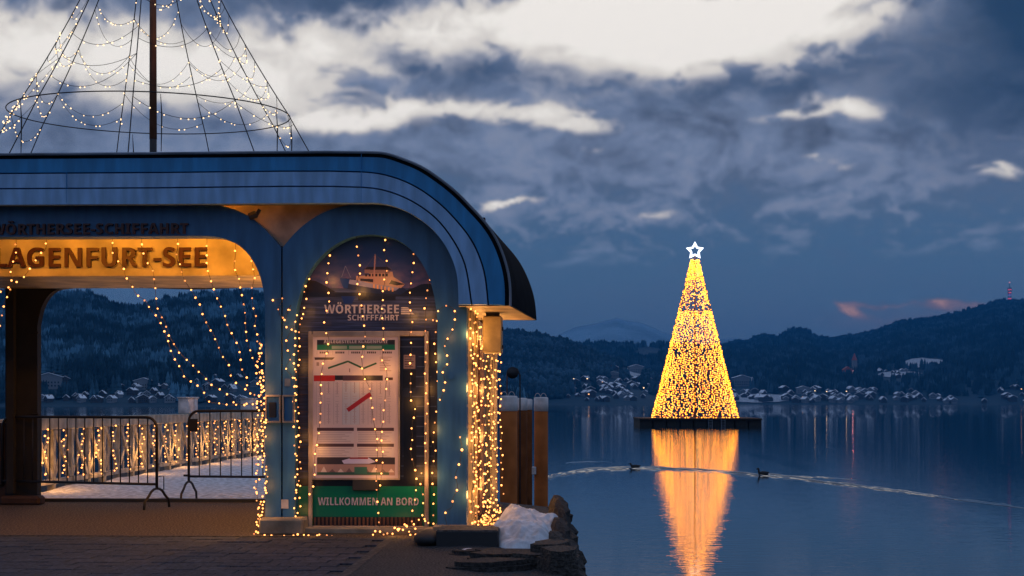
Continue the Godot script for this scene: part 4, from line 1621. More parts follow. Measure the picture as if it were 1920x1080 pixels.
func build_piles():
	var list := [[953.5, 33.0, 23.6, 742.0, "rusty brown mooring pile with pale cap and rope eyes, nearest the pavilion"], [979.0, 19.0, 29.0, 746.0, "brown mooring pile half hidden between the thick pile and its neighbour"], [992.0, 12.0, 33.0, 748.0, "thinnest-looking mooring pile, deepest in the gap of the group"], [1014.5, 26.0, 25.5, 744.5, "brown mooring pile with a pale cap standing rightmost over open water"]]
	for q in list:
		var top := wall_point(q[0], q[3], q[2])
		var r: float = q[1] * q[2] / F * 0.5
		var o := thing("mooring_pile", q[4], "pile", Vector3(top.x, LAKE - 1.0, top.z), "mooring piles beside the pavilion")
		var st := start(true)
		tube(st, [Vector3(top.x, LAKE - 1.0, top.z), Vector3(top.x, top.y - 0.26, top.z)], r, 20)
		part("shaft", st, M.pile_shaded if q[1] < 25.0 else M.pile_brown, o)
		st = start(true)
		tube(st, [Vector3(top.x, top.y - 0.26, top.z), Vector3(top.x, top.y - 0.02, top.z), Vector3(top.x, top.y - 0.004, top.z), Vector3(top.x, top.y, top.z)], [r + 0.004, r + 0.004, r - 0.01, r * 0.4], 20)
		part("cap", st, M.pile_cap, o)
		if q[1] > 20.0 and q[1] < 35.0:
			for s in [-0.5, 0.35]:
				st = start(true)
				var arc := []
				for k in 9:
					var a := PI * k / 8.0
					arc.append(Vector3(top.x + r * s + cos(a) * 0.05, top.y + sin(a) * 0.07, top.z))
				tube(st, arc, 0.006, 6)
				part("rope_eye", st, M.pile_cap, o)
		if q[0] > 1000.0:
			st = start()
			bx(st, Vector3(top.x - r, top.y - 1.35, top.z + 0.05), Vector3(0.08, 0.14, 0.16), Basis.IDENTITY, 0.01)
			part("fender_bracket", st, M.pile_cap, o)
	# signal post behind the first pile
	var w := wall_point(961, 699, 24.6)
	var s := thing("signal_disc", "round black disc on a two-legged bracket above the mooring piles", "signal", Vector3(w.x, LAKE - 1.0, w.z))
	var st := start(true)
	tube(st, [w + Vector3(0, 0, -0.03), w + Vector3(0, 0, 0.03)], 0.105, 24)
	part("disc", st, M.steel_dark, s)
	st = start(true)
	tube(st, [Vector3(w.x - 0.10, LAKE - 1.0, w.z - 0.08), w + Vector3(-0.10, 0.0, -0.08), w + Vector3(-0.05, 0.09, -0.08)], 0.012, 6)
	part("leg", st, M.door_brown, s)
	st = start(true)
	tube(st, [Vector3(w.x + 0.13, LAKE - 1.0, w.z - 0.08), w + Vector3(0.13, -0.04, -0.08), w + Vector3(0.08, 0.07, -0.08), w + Vector3(0, 0.09, -0.08)], 0.014, 6)
	part("leg", st, M.steel_dark, s)

# ====================================================================== cone of fairy lights on a mast behind the pavilion
func build_light_cone():
	var depth := 16.0
	var c := at_depth(284, 215, depth)
	var o := thing("cone_of_lights", "mast with cables, a hoop and garlands of bulbs standing on the pavilion roof", "light sculpture", Vector3(c.x, 3.7, c.z))
	var st := start(true)
	tube(st, [Vector3(c.x + 0.02, 3.7, c.z), Vector3(c.x + 0.02, 4.44, c.z)], 0.042, 12)
	part("mast_foot", st, M.steel_dark, o)
	st = start(true)
	tube(st, [Vector3(c.x + 0.02, 4.34, c.z), Vector3(c.x + 0.015, 8.3, c.z)], [0.044, 0.032], 12)
	part("mast", st, M.mast, o)
	var prof := func(y: float) -> float:       # radius of the cone of cables at a height
		var h := y - c.y
		if h < 0.0:
			return 1.58 - h * 0.56
		return maxf(0.08, 1.58 - 0.66 * h + 0.055 * h * h)
	var tilt := func(q: float) -> float:
		return -0.083 * cos(q)
	st = start(true)
	var hoop := []
	for k in 73:
		var q := TAU * k / 72
		hoop.append(c + Vector3(sin(q) * 1.58, tilt.call(q), cos(q) * 1.58))
	tube(st, hoop, 0.0066, 6, false)
	part("hoop", st, M.cable_dark, o)
	var phis := [10.0, 50.0, 91.0, 130.0, 172.0, 211.0, 249.0, 276.0, 330.0]
	var at := func(deg: float, y: float) -> Vector3:
		var q := deg_to_rad(deg)
		var r: float = prof.call(y)
		return Vector3(c.x + sin(q) * r, y + float(tilt.call(q)) * clampf(1.0 - (y - c.y) * 0.8, 0.0, 1.0), c.z + cos(q) * r)
	for d in phis:
		st = start(true)
		var pts := []
		for k in 24:
			pts.append(at.call(d, lerpf(3.62, 8.2, k / 23.0)))
		tube(st, pts, 0.0062, 5)
		part("cable", st, M.cable_dark, o)
	# hanging hooks under the hoop
	for d in [20.0, 75.0, 105.0, 205.0, 318.0]:
		st = start(true)
		var p: Vector3 = at.call(d, c.y - 0.02)
		tube(st, [p, p + Vector3(0.013, -0.22, 0), p + Vector3(0.006, -0.6, 0)], [0.003, 0.008, 0.004], 5)
		part("hanger", st, M.cable_dark, o)
	# garlands swagged from cable to cable, in tiers; their bulbs
	var spots := []
	for tier in 9:
		var y0 := c.y - 0.05 + tier * 0.23
		for k in phis.size():
			if rng.randf() < 0.28:
				continue
			var a: float = phis[k]
			var b: float = phis[(k + 1) % phis.size()]
			if b < a:
				b += 360.0
			var ya := y0 + rng.randf_range(-0.065, 0.08)
			var yb := y0 + rng.randf_range(-0.065, 0.08) + (0.19 if tier % 2 else -0.03)
			var sag := rng.randf_range(0.11, 0.26)
			var pts := []
			for i in 15:
				var t := i / 14.0
				var p: Vector3 = at.call(lerpf(a, b, t), lerpf(ya, yb, t))
				p.y -= sag * 4.0 * t * (1.0 - t)
				pts.append(p)
			var g := start(true)
			tube(g, pts, 0.0028, 4)
			part("garland", g, M.cable_dark, o)
			for i in 14:
				if rng.randf() < (0.62 if tier < 2 or tier > 5 else 0.36):
					spots.append(pts[i] + Vector3(rng.randf_range(-0.013, 0.013), -0.01, 0))
	for d in [276.0, 50.0, 330.0, 211.0]:
		for k in (26 if d > 270.0 and d < 280.0 else 12):
			spots.append(at.call(d, c.y + rng.randf_range(-0.14, 1.9)) + Vector3(rng.randf_range(-0.025, 0.025), 0, rng.randf_range(-0.025, 0.025)))
	for k in 22:
		spots.append(at.call(276.0 + rng.randf_range(-5, 5), c.y + rng.randf_range(-0.13, 0.16)))
	hang("bulbs", bulbs(spots, 0.0088, M.bulb_cool), o).set_meta("kind", "stuff")
	lamp_dot(o, Vector3(c.x + 0.4, c.y + 0.8, c.z + 0.4), 0.03)

# ====================================================================== lit cone on its raft in the lake
func build_lake_tree():
	var c := at_depth(1303, 783, 186.0)
	var px := 186.0 / F
	var deck := c.y
	var hgt := 296.0 * px
	var base_r := 81.0 * px
	# raft
	var r := thing("raft", "dark floating platform under the lit cone, with two small ladders", "raft", Vector3(c.x, LAKE, c.z))
	var w := 228.0 * px * 0.965
	var st := start()
	for k in 9:
		bx(st, Vector3(c.x - w * 0.5 + (k + 0.5) * w / 9.0, LAKE + 0.30, c.z), Vector3(w / 9.0 - 0.14, 0.92, w * 0.97), Basis.IDENTITY, 0.06)
	part("float_tanks", st, M.raft, r)
	st = start()
	bx(st, Vector3(c.x, LAKE + 0.81, c.z), Vector3(w, 0.14, w))
	part("deck_frame", st, M.raft, r)
	for k in 24:
		st = start()
		bx(st, Vector3(c.x - w * 0.5 + (k + 0.5) * w / 24.0, deck - 0.05, c.z), Vector3(w / 24.0 - 0.05, 0.09, w), Basis.IDENTITY, 0.01)
		part("deck_plank", st, M.raft, r)
	for q in [1332.0, 1356.0]:
		var l := at_depth(q, 792, 186.0 - w * 0.5 - 0.1)
		st = start()
		for s in [-0.24, 0.24]:
			tube(st, [Vector3(l.x + s, LAKE - 0.4, l.z), Vector3(l.x + s, deck + 0.55, l.z), Vector3(l.x + s, deck + 0.75, l.z - 0.25), Vector3(l.x + s, deck + 0.5, l.z - 0.5)], 0.035, 6)
		for k in 5:
			tube(st, [Vector3(l.x - 0.24, LAKE + 0.1 + k * 0.3, l.z), Vector3(l.x + 0.24, LAKE + 0.1 + k * 0.3, l.z)], 0.025, 5)
		part("ladder", st, M.grey_paint, r)
	# the cone
	var o := thing("floating_light_tree", "tall golden cone of lights with a white star, floating on the lake", "christmas tree", Vector3(c.x, deck, c.z))
	st = start(true)
	tube(st, [c, c + Vector3(0, hgt + 0.7, 0)], [0.12, 0.08], 10)
	part("mast", st, M.mast, o)
	var rad := func(h: float) -> float:
		return lerpf(base_r, 0.48, pow(h / hgt, 0.97))
	for k in 5:
		var h: float = [0.1, 13.8, 14.3, 18.8, 20.9][k]
		var ring := []
		for i in 41:
			var q := TAU * i / 40
			ring.append(c + Vector3(cos(q) * float(rad.call(h)), h, sin(q) * float(rad.call(h))))
		st = start(true)
		tube(st, ring, 0.03, 6, false)
		part("hoop", st, M.net, o)
	for k in 28:
		var q := TAU * (k + 0.5) / 28
		st = start()
		tube(st, [c + Vector3(cos(q) * base_r, 0.05, sin(q) * base_r), c + Vector3(cos(q) * 0.46, hgt, sin(q) * 0.46)], 0.022, 4)
		part("cable", st, M.net, o)
	# bulbs: dense below the third hoop, a thin band above it, dense again at the tip
	var r2 := RandomNumberGenerator.new()
	r2.seed = 99
	var lists := [[], [], []]
	var strands := 72
	for k in strands:
		var q0 := TAU * k / strands
		var y := 0.06
		while y < hgt:
			var f := y / hgt
			var thin := f > 0.672 and f < 0.87
			var keep := 0.30 if thin and f < 0.76 else (0.5 if thin else 0.92)
			if f < 0.672 and f > 0.40:
				keep = 0.70
			if f > 0.645 and f < 0.672:
				keep = 1.0
			# fewer strands reach the narrow top
			if f > 0.5 and k % 2 == 1 and not (f < 0.672):
				keep *= 0.5
			if r2.randf() < keep:
				var q := q0 + r2.randf_range(-0.05, 0.05) + 0.03 * sin(y * 2.0 + k)
				var ra: float = float(rad.call(y)) + r2.randf_range(-0.08, 0.08)
				var kind := 1 if r2.randf() < 0.2 else (2 if y < 0.35 and r2.randf() < 0.3 else 0)
				lists[kind].append(c + Vector3(cos(q) * ra, y, sin(q) * ra))
			y += r2.randf_range(0.21, 0.36)
	for k in 3:
		hang("bulbs", bulbs(lists[k], 0.068, [M.tree_gold, M.tree_white, M.tree_red][k]), o).set_meta("kind", "stuff")
	for k in 4:
		var l := OmniLight3D.new()
		l.name = "tree_light"
		l.light_color = Color(1.0, 0.42, 0.05).linear_to_srgb()
		l.light_energy = 0.5
		l.light_size = 1.5
		l.omni_range = 60.0
		l.omni_attenuation = 2.0
		l.shadow_enabled = true
		l.position = Vector3(0, 1.8 + k * 3.9, 0)
		o.add_child(l, true)
	# star: an open five-pointed outline
	var sc := c + Vector3(0, hgt + 1.2, 0)
	var ro := 1.24
	st = start()
	for k in 5:
		var a := PI * 0.5 + TAU * k / 5
		var tip := Vector2(cos(a), sin(a)) * ro
		for s in [-1.0, 1.0]:
			var b: float = a + s * TAU / 10
			var notch := Vector2(cos(b), sin(b)) * ro * 0.52
			prism(st, PackedVector2Array([Vector2(sc.x, sc.y) + tip, Vector2(sc.x, sc.y) + notch, Vector2(sc.x, sc.y) + notch * 0.62, Vector2(sc.x, sc.y) + tip * 0.52]), sc.z - 0.06, sc.z + 0.06)
	part("star", st, M.star, o)
	var sl := OmniLight3D.new()
	sl.name = "star_light"
	sl.light_color = Color(0.8, 0.9, 1.0)
	sl.light_energy = 0.4
	sl.light_size = 0.4
	sl.omni_range = 30.0
	sl.omni_attenuation = 2.0
	sl.shadow_enabled = true
	sl.position = Vector3(0, hgt + 1.2, 0.4)
	o.add_child(sl)

# ====================================================================== villages on the far shore
func house_mesh(kind: int) -> Node3D:      # local, one metre units, front to +z
	var o := Node3D.new()
	var dims: Array = [[9.0, 5.0, 8.0, 3.2], [12.0, 6.5, 9.0, 3.0], [7.5, 4.2, 7.0, 3.6], [20.0, 9.0, 11.0, 3.0]][kind]
	var w: float = dims[0]
	var h: float = dims[1]
	var d: float = dims[2]
	var g: float = dims[3]
	origin[o] = Vector3.ZERO
	var st := start()
	prism(st, PackedVector2Array([Vector2(-w * 0.5, -3), Vector2(w * 0.5, -3), Vector2(w * 0.5, h), Vector2(0, h + g), Vector2(-w * 0.5, h)]), -d * 0.5, d * 0.5)
	var wall := part("wall", st, [M.house_pale, M.house_dark, M.house_dark, M.house_pale][kind], o, true)
	st = start()
	for s in [-1.0, 1.0]:
		var run := Vector2(w * 0.5, -g).normalized()
		var l := Vector2(w * 0.5, g).length() + 0.9
		bx(st, Vector3(s * run.x * l * 0.5, h + g + run.y * l * 0.5 + 0.25, 0), Vector3(l, 0.45, d + 1.4), Basis.from_euler(Vector3(0, 0, s * atan2(run.y, run.x))))
	var roof := part("roof", st, M.roof_snow, o, true)
	st = start()
	bx(st, Vector3(w * 0.18, h + g + 0.4, 0), Vector3(0.9, 2.2, 0.9))
	part("chimney", st, M.house_dark, roof, true)
	var n := int(w / 2.6)
	for row in (2 if h > 4.5 else 1):
		for k in n:
			st = start()
			bx(st, Vector3((k - (n - 1) * 0.5) * 2.5, 1.9 + row * 2.6, d * 0.5 + 0.02), Vector3(1.1, 1.4, 0.1))
			part("window", st, M.window_dark, o, true)
	return o

func place_house(proto: Node3D, called: String, label: String, group: String, at: Vector3, turn: float, size: float):
	var o: Node3D = proto.duplicate()
	o.name = numbered(called)
	o.position = at
	o.rotation.y = turn
	o.scale = Vector3.ONE * size
	add_child(o)
	tag(o, label, "house", group)

func ordinal(n: int) -> String:
	var ones := ["", "first", "second", "third", "fourth", "fifth", "sixth", "seventh", "eighth", "ninth", "tenth", "eleventh", "twelfth", "thirteenth", "fourteenth", "fifteenth", "sixteenth", "seventeenth", "eighteenth", "nineteenth"]
	if n < 20:
		return ones[n]
	var tens: Array = ["twenty", "thirty", "forty", "fifty", "sixty"]
	if n % 10 == 0:
		return ["twentieth", "thirtieth", "fortieth", "fiftieth", "sixtieth"][n / 10 - 2]
	return tens[n / 10 - 2] + "-" + ones[n % 10]

const special := [["left", 92, 728, 1.15, 3, "large pale villa on the far slope right beside the dark pavilion post"], ["left", 122, 722, 0.8, 1, "pale gabled house just right of the large villa"],
		["left", 270, 730, 0.85, 3, "broad house with a long snowy roof above the first barrier"], ["near", 1192, 700, 1.5, 3, "big snow-covered hall on the slope left of the floating tree"],
		["near", 1155, 694, 0.9, 1, "lit house with orange windows on the slope left of the floating tree"], ["near", 1150, 709, 1.0, 3, "long house with snowy roof below the lit house"], ["right", 1390, 724, 1.9, 3, "large pale hall on the shore right of the floating tree"],
		["right", 1505, 738, 1.2, 3, "long pale building with a snowy roof above the right-hand shore"]]

func plan_villages():
	var r := RandomNumberGenerator.new()
	r.seed = 12
	# hill, centre, spread, count, size, words
	groups = [
		["left", 270, 748, 62, 19, 24, 0.72, "house on the far shore above the first barrier", "houses seen above the barriers"],
		["left", 445, 735, 55, 24, 22, 0.66, "far house behind the hanging lights", "houses seen among the hanging lights"],
		["left", 125, 752, 60, 8, 12, 0.7, "low house on the shore beside the dark post", "houses low on the shore beside the post"],
		["near", 1140, 733, 85, 22, 60, 1.05, "small house in the village left of the lit tree", "houses of the village left of the floating tree"],
		["right", 1415, 746, 50, 9, 18, 1.25, "small house just right of the lit tree", "houses just right of the floating tree"],
		["right", 1560, 745, 110, 11, 58, 1.25, "small house in the long right-hand village", "houses along the right-hand shore"],
		["right", 1770, 750, 110, 6, 20, 1.15, "small shore house below the lookout tower", "houses on the shore below the tower"],
		["right", 1685, 703, 45, 6, 12, 1.0, "hamlet house under the snowy hillside meadow", "houses of the hillside hamlet"],
		["right", 1895, 742, 28, 14, 9, 1.0, "house at the right end of the shore", "houses at the right end of the shore"]]
	for g in groups:
		var places := []
		for k in g[5]:
			places.append(Vector2(g[1] + r.randfn(0.0, 0.55) * g[3], minf(g[2] + r.randf_range(-1, 1) * g[4], 755.5)))
		places.sort_custom(func(p, q): return p.x < q.x)
		g.append(places)
		for p in places:
			plots.append([g[0], p.x, p.y, 9.0 * g[6]])
	for q in special:
		plots.append([q[0], q[1], q[2], 20.0 * q[3]])

func lamp_rank(all: Array, one: Array) -> int:
	var n := 1
	for q in all:
		if q[0] == one[0] and q[1] < one[1]:
			n += 1
	return n

func build_villages():
	var r := RandomNumberGenerator.new()
	r.seed = 12
	var protos := []
	for k in 4:
		protos.append(house_mesh(k))
	for g in groups:
		var k := 0
		for q in g[9]:
			var p := hill_spot(hills[g[0]], q.x, q.y)
			var kind: int = [0, 1, 2, 0, 2][r.randi() % 5]
			k += 1
			place_house(protos[kind], "house", "%s, %s from the left, %s walls" % [g[7], ordinal(k), ["grey", "dark", "dark"][kind]], g[8], p, r.randf_range(-0.7, 0.7), g[6] * r.randf_range(0.7, 1.15))
	# houses that stand out
	for q in special:
		place_house(protos[q[4]], "large_house", q[5], "", hill_spot(hills[q[0]], q[1], q[2]), r.randf_range(-0.3, 0.3), q[3])
	for p in protos:
		p.free()
	# the floodlit red church on the right-hand hill
	var at := hill_spot(hills.right, 1597, 706)
	var ch := thing("church", "small church lit red and pink on the dark hillside right of the floating tree", "church", at)
	var st := start()
	prism(st, PackedVector2Array([Vector2(at.x - 22, at.y - 4), Vector2(at.x, at.y - 4), Vector2(at.x, at.y + 14), Vector2(at.x - 11, at.y + 22), Vector2(at.x - 22, at.y + 14)]), at.z - 12, at.z + 12)
	part("nave", st, M.house_red, ch)
	st = start()
	bx(st, Vector3(at.x + 6, at.y + 16, at.z), Vector3(10, 40, 10))
	part("tower", st, M.house_pale, ch)
	st = start()
	tube(st, [Vector3(at.x + 6, at.y + 36, at.z), Vector3(at.x + 6, at.y + 52, at.z)], [6.5, 0.3], 4)
	part("spire", st, M.house_red, ch)
	var fl := OmniLight3D.new()
	fl.name = "church_floodlight"
	fl.light_color = Color(1.0, 0.22, 0.16).linear_to_srgb()
	fl.light_energy = 160.0
	fl.light_size = 1.5
	fl.omni_range = 80.0
	fl.omni_attenuation = 2.0
	fl.shadow_enabled = true
	fl.position = Vector3(-4, 12, 34)
	ch.add_child(fl)
	st = start()
	ball(st, at + Vector3(-4, 12, 34), Vector3.ONE * 0.9, 0.0, 8, 5)
	part("floodlamp", st, M.mast_pink, ch)
	# street lamps and lit windows of the villages
	var lamps := [["near", 1076, 716, 0], ["near", 1101, 716, 0], ["near", 1143, 694, 1], ["near", 1149, 690, 1], ["near", 1207, 733, 0], ["near", 1104, 746, 1], ["right", 1471, 748, 0], ["right", 1489, 749, 0], ["right", 1505, 750, 1], ["right", 1528, 738, 0], ["right", 1550, 739, 0], ["right", 1587, 739, 0], ["right", 1915, 735, 1], ["near", 1130, 722, 1]]
	for q in lamps:
		var p := hill_spot(hills[q[0]], q[1], q[2] + 2.0)
		var up := 7.0
		var where: String = "left of the floating tree" if q[0] == "near" else "right of the floating tree"
		var l := thing("street_lamp", "%s street lamp far off %s, %s from the left" % ["orange" if q[3] == 1 else "pale", where, ordinal(lamp_rank(lamps, q))], "street lamp", p, "far street lamps " + where)
		st = start()
		tube(st, [p - Vector3(0, 3, 0), p + Vector3(0, up, 0)], 0.15, 5)
		part("pole", st, M.steel_dark, l)
		st = start()
		ball(st, p + Vector3(0, up, 0.4), Vector3(1.3, 0.9, 1.3), 0.0, 8, 5)
		part("lamp", st, M.window_warm if q[3] == 1 else M.bulb_cool, l)

# ====================================================================== things on the quay
func build_quay_things():
	# kerb block with a rubber buffer at its end
	var a := floor_point(792, 1030)
	var b := floor_point(934, 1031)
	var o := thing("kerb_block", "long black kerb block in front of the right-hand pillar", "kerb", Vector3((a.x + b.x) * 0.5, 0, a.z))
	var st := start()
	bx(st, Vector3((a.x + b.x) * 0.5 + 0.06, 0.085, a.z - 0.26), Vector3(b.x - a.x - 0.12, 0.17, 0.5), Basis.IDENTITY, 0.012)
	part("block", st, M.kerb, o)
	st = start()
	bx(st, Vector3((a.x + b.x) * 0.5 + 0.06, 0.085, a.z - 0.002), Vector3(b.x - a.x - 0.13, 0.14, 0.012))
	part("front_strip", st, M.rubber, o)
	st = start(true)
	ball(st, Vector3(a.x + 0.04, 0.08, a.z - 0.22), Vector3(0.14, 0.075, 0.26), 0.10, 14, 8)
	var bag := hang("rubber_buffer", finish(st, M.rubber))
	tag(bag, "black rounded rubber buffer at the left end of the kerb block", "buffer")
	# heap of old snow on the quay corner
	st = start(true)
	var n := 54
	var rows := []
	for i in n + 1:
		var row := []
		for k in n + 1:
			var u := i / float(n) * 2.0 - 1.0
			var v := k / float(n) * 2.0 - 1.0
			var x := -0.36 + u * 0.32
			var z := -13.2 + v * 1.15
			var d := 1.0 - pow(absf(u), 2.6) - pow(absf(v), 2.6)
			var y := 0.27 * pow(maxf(d, 0.0), 0.4) * (0.72 + 0.28 * smoothstep(0.6, -1.0, v)) + (0.13 * fine.get_noise_2d(x * 90.0, z * 60.0) + 0.025 * fine.get_noise_2d(x * 320.0, z * 200.0)) * clampf(d * 2.0, 0.0, 1.0)
			row.append(Vector3(x + 0.10 * fine.get_noise_2d(z * 50.0, 3.0), maxf(y, -0.02) if d > 0.0 else -0.03, z))
		rows.append(row)
	for i in n:
		for k in n:
			quad(st, rows[i][k], rows[i + 1][k], rows[i + 1][k + 1], rows[i][k + 1], Vector3.UP)
	setting("snow_heap", st, M.snow)
	# thin dirty snow along the front of the block, in broken patches
	st = start(true)
	rows = []
	for i in 97:
		var row := []
		for k in 11:
			var t := i / 96.0
			var v := (k - 5) / 5.0
			var x := lerpf(-1.18, -0.04, t)
			var z := -11.98 + 0.30 * t + v * 0.17
			var cover := 0.30 + fine.get_noise_2d(x * 110.0, z * 60.0) * 1.5 - v * v * 0.5 - pow(absf(t * 2.0 - 1.0), 6.0)
			row.append(Vector3(x, 0.034 * smoothstep(0.0, 0.5, cover) + (0.012 if cover > 0.0 else -0.03), z))
		rows.append(row)
	for i in 96:
		for k in 10:
			quad(st, rows[i][k], rows[i + 1][k], rows[i + 1][k + 1], rows[i][k + 1], Vector3.UP)
	setting("snow_strip", st, M.snow)
	# boulders that shore up the corner beside the snow
	var words := ["dark jagged boulder beside the snow heap, topmost at the quay corner", "dark boulder in the middle of the quay corner, touching the snow", "low dark boulder at the corner, nearest the water", "brownish boulder between snow heap and flat stones", "small dark boulder behind the snow heap"]
	var k := 0
	for q in [[-0.035, 0.10, -14.6, 0.13, 0.20, 0.5], [-0.03, 0.02, -13.4, 0.12, 0.17, 0.42], [0.06, -0.12, -12.6, 0.12, 0.18, 0.4], [-0.07, 0.04, -12.45, 0.10, 0.11, 0.26], [-0.06, 0.12, -15.9, 0.10, 0.12, 0.4]]:
		st = start()
		ball(st, Vector3.ZERO, Vector3(q[3], q[4], q[5]), 0.6, 12, 8)
		var s := hang("boulder", finish(st, M.stone_b if k == 3 else M.stone_a))
		s.position = Vector3(q[0], q[1], q[2])
		tag(s, words[k], "boulder", "boulders at the quay corner")
		k += 1

# ====================================================================== fairy-light strings
func light_string(label: String, pts: Array, spacing: float, jitter: float, size := 0.0098, density := 1.0, lamps := 1, power := 0.0008):
	var line := smoothed(pts, 4)
	var mid: Vector3 = line[line.size() / 2]
	var o := thing("light_string", label, "string lights", mid, "strings of warm fairy lights")
	var st := start()
	tube(st, line, 0.0022, 4)
	part("cable", st, M.cable, o)
	var spots := []
	var run := 0.0
	for i in line.size() - 1:
		var a: Vector3 = line[i]
		var b: Vector3 = line[i + 1]
		var l := a.distance_to(b)
		while run < l:
			var p := a.lerp(b, run / l)
			if rng.randf() < density:
				spots.append(p + Vector3(rng.randf_range(-jitter, jitter), rng.randf_range(-jitter, jitter) * 0.6, rng.randf_range(0.0, jitter)))
			run += spacing * rng.randf_range(0.85, 1.18)
		run -= l
	var bright := []
	var faint := []
	for p in spots:
		(faint if rng.randf() < 0.22 else bright).append(p)
	hang("bulbs", bulbs(bright, size, M.bulb), o).set_meta("kind", "stuff")
	if faint.size() > 0:
		hang("faint_bulbs", bulbs(faint, size * 0.9, M.bulb_dim), o).set_meta("kind", "stuff")
	for k in lamps:
		var p: Vector3 = line[int((k + 0.5) / lamps * (line.size() - 1))]
		lamp_dot(o, p + Vector3(0, 0, 0.11), power * spots.size() / lamps, 0.04)

func along(list: Array, z: float) -> Array:
	var out := []
	for q in list:
		out.append(wall_point(q[0], q[1], q[2] if q.size() > 2 else z))
	return out

func build_light_strings():
	var zc := ZF + 0.16
	# swags from the beam across the opening, gathered at the pillar
	var swags := [
		["leftmost long swag, from under the G of the name board to the pillar", [[211, 440], [211, 469], [218, 486], [232, 502], [236, 520], [247, 535], [256, 552], [273, 564], [281, 579], [294, 594], [306, 617], [323, 662], [331, 679], [341, 694], [348, 709], [366, 719], [380, 733], [388, 751], [406, 756], [427, 759], [458, 758], [486, 752]]],
		["second long swag, from between the letters N and F to the pillar", [[266, 440], [266, 467], [273, 487], [285, 502], [291, 540], [295, 579], [308, 602], [319, 632], [340, 665], [354, 677], [366, 691], [384, 707], [395, 721], [413, 730], [428, 742], [441, 757], [486, 758]]],
		["swag from before the letter S of the name board to the pillar", [[333, 440], [333, 463], [331, 483], [340, 500], [343, 518], [352, 535], [372, 566], [385, 601], [403, 633], [417, 668], [429, 682], [432, 703], [443, 718], [461, 730], [479, 741], [488, 752]]],
		["swag from the last letter of the name board to the pillar", [[388, 440], [388, 462], [387, 499], [392, 515], [403, 548], [419, 585], [430, 619], [449, 654], [452, 691], [462, 707], [465, 726], [475, 745], [488, 760]]],
		["steep swag near the rounded corner of the opening", [[442, 455], [441, 482], [439, 502], [447, 521], [454, 556], [460, 592], [462, 631], [472, 667], [479, 684], [482, 702], [488, 720], [490, 745]]],
		["short steep swag hugging the pillar edge of the opening", [[472, 490], [477, 520], [473, 540], [475, 578], [480, 596], [477, 614], [485, 632], [491, 670], [490, 710]]],
		["string at the far left that drops beside the dark post", [[30, 440], [30, 466], [27, 485], [19, 504], [21, 520], [19, 543], [8, 568], [4, 595], [-10, 640]]],
		["slanting string left of the G that runs down to the dark post", [[86, 440], [86, 466], [73, 479], [60, 497], [48, 515], [33, 528], [15, 539], [-10, 552]]]]
	for s in swags:
		light_string(s[0], along(s[1], zc), 0.094, 0.006)
	# pillar between the arches
	light_string("dense string wound down the left edge of the pillar beside the opening", along([[488, 640], [484, 680], [490, 720], [488, 760], [492, 800], [482, 840], [486, 880], [481, 920], [488, 960], [480, 1000]], ZF - 0.05), 0.030, 0.034, 0.0098, 1.0, 5, 0.0010)
	light_string("second dense string on the left edge of the pillar, lying tight to its corner", along([[495, 700], [492, 740], [496, 790], [494, 850], [499, 900], [493, 950], [486, 975], [480, 1001]], ZF - 0.05), 0.034, 0.02, 0.0098, 1.0, 4, 0.0010)
	light_string("zigzag string on the pillar face between the two arches", along([[512, 563], [530, 560], [522, 578], [529, 596], [546, 571], [531, 614], [551, 611], [539, 633], [537, 652], [545, 670], [536, 691], [548, 706], [553, 727]], ZF - 0.03), 0.105, 0.006)
	light_string("string that follows the left curve of the arched poster down to the step", along([[583, 525], [573, 545], [571, 581], [563, 600], [562, 618], [561, 645], [558, 690], [553, 730], [556, 770], [560, 800], [564, 820], [560, 850], [562, 880], [559, 915], [562, 960], [566, 990], [570, 1002]], ZF + 0.05), 0.066, 0.022, 0.0098, 1.0, 4, 0.0009)
	light_string("string tight along the left jamb of the poster niche", along([[556, 590], [553, 640], [552, 680], [554, 730], [551, 770], [554, 820], [556, 900], [555, 980], [572, 1000]], ZF - 0.02), 0.080, 0.016, 0.0098, 1.0, 2)
	# in front of the poster
	var hung := [
		["string over the poster's left part, passing the ship's bow", [[622, 462], [618, 486], [614, 504], [614, 542], [617, 561], [609, 598], [609, 618], [617, 637], [603, 695], [601, 712], [602, 750], [600, 790], [594, 830], [590, 860], [588, 905], [580, 930]]],
		["string over the middle of the poster, down across the timetable's centre", [[669, 441], [669, 461], [676, 498], [669, 536], [674, 555], [683, 612], [685, 630], [682, 650], [678, 669], [680, 688], [682, 706], [692, 725], [696, 744], [699, 780], [706, 820], [708, 850], [706, 880], [707, 910], [708, 940], [710, 972], [712, 1000]]],
		["string over the ship's wheelhouse and the right side of the timetable", [[722, 450], [720, 471], [725, 488], [717, 560], [716, 600], [719, 622], [718, 652], [717, 675], [725, 694], [723, 732], [720, 770], [719, 787], [716, 800], [714, 830], [718, 858], [716, 880], [712, 920]]],
		["string over the right part of the poster, past the black notice", [[775, 476], [775, 495], [769, 534], [769, 590], [773, 611], [768, 628], [772, 650], [769, 688], [770, 706], [770, 745], [778, 765], [772, 800], [773, 820], [770, 842], [772, 858], [776, 872], [780, 905], [778, 930], [774, 950], [770, 985]]],
		["string beside the poster's right curve and the frame's right bar", [[805, 525], [803, 542], [797, 579], [798, 597], [797, 615], [803, 635], [796, 692], [800, 712], [797, 730], [803, 748], [800, 785], [798, 822], [799, 862], [793, 880], [790, 915], [795, 945], [790, 975]]],
		["outermost string between the frame's right bar and the right-hand pillar", [[823, 582], [815, 640], [820, 700], [822, 750], [818, 780], [814, 806], [812, 826], [816, 845], [811, 880], [814, 930], [812, 985]]]]
	for s in hung:
		light_string(s[0], along(s[1], ZF + 0.03), 0.099, 0.008, 0.0098, 1.0, 3, 0.0030)
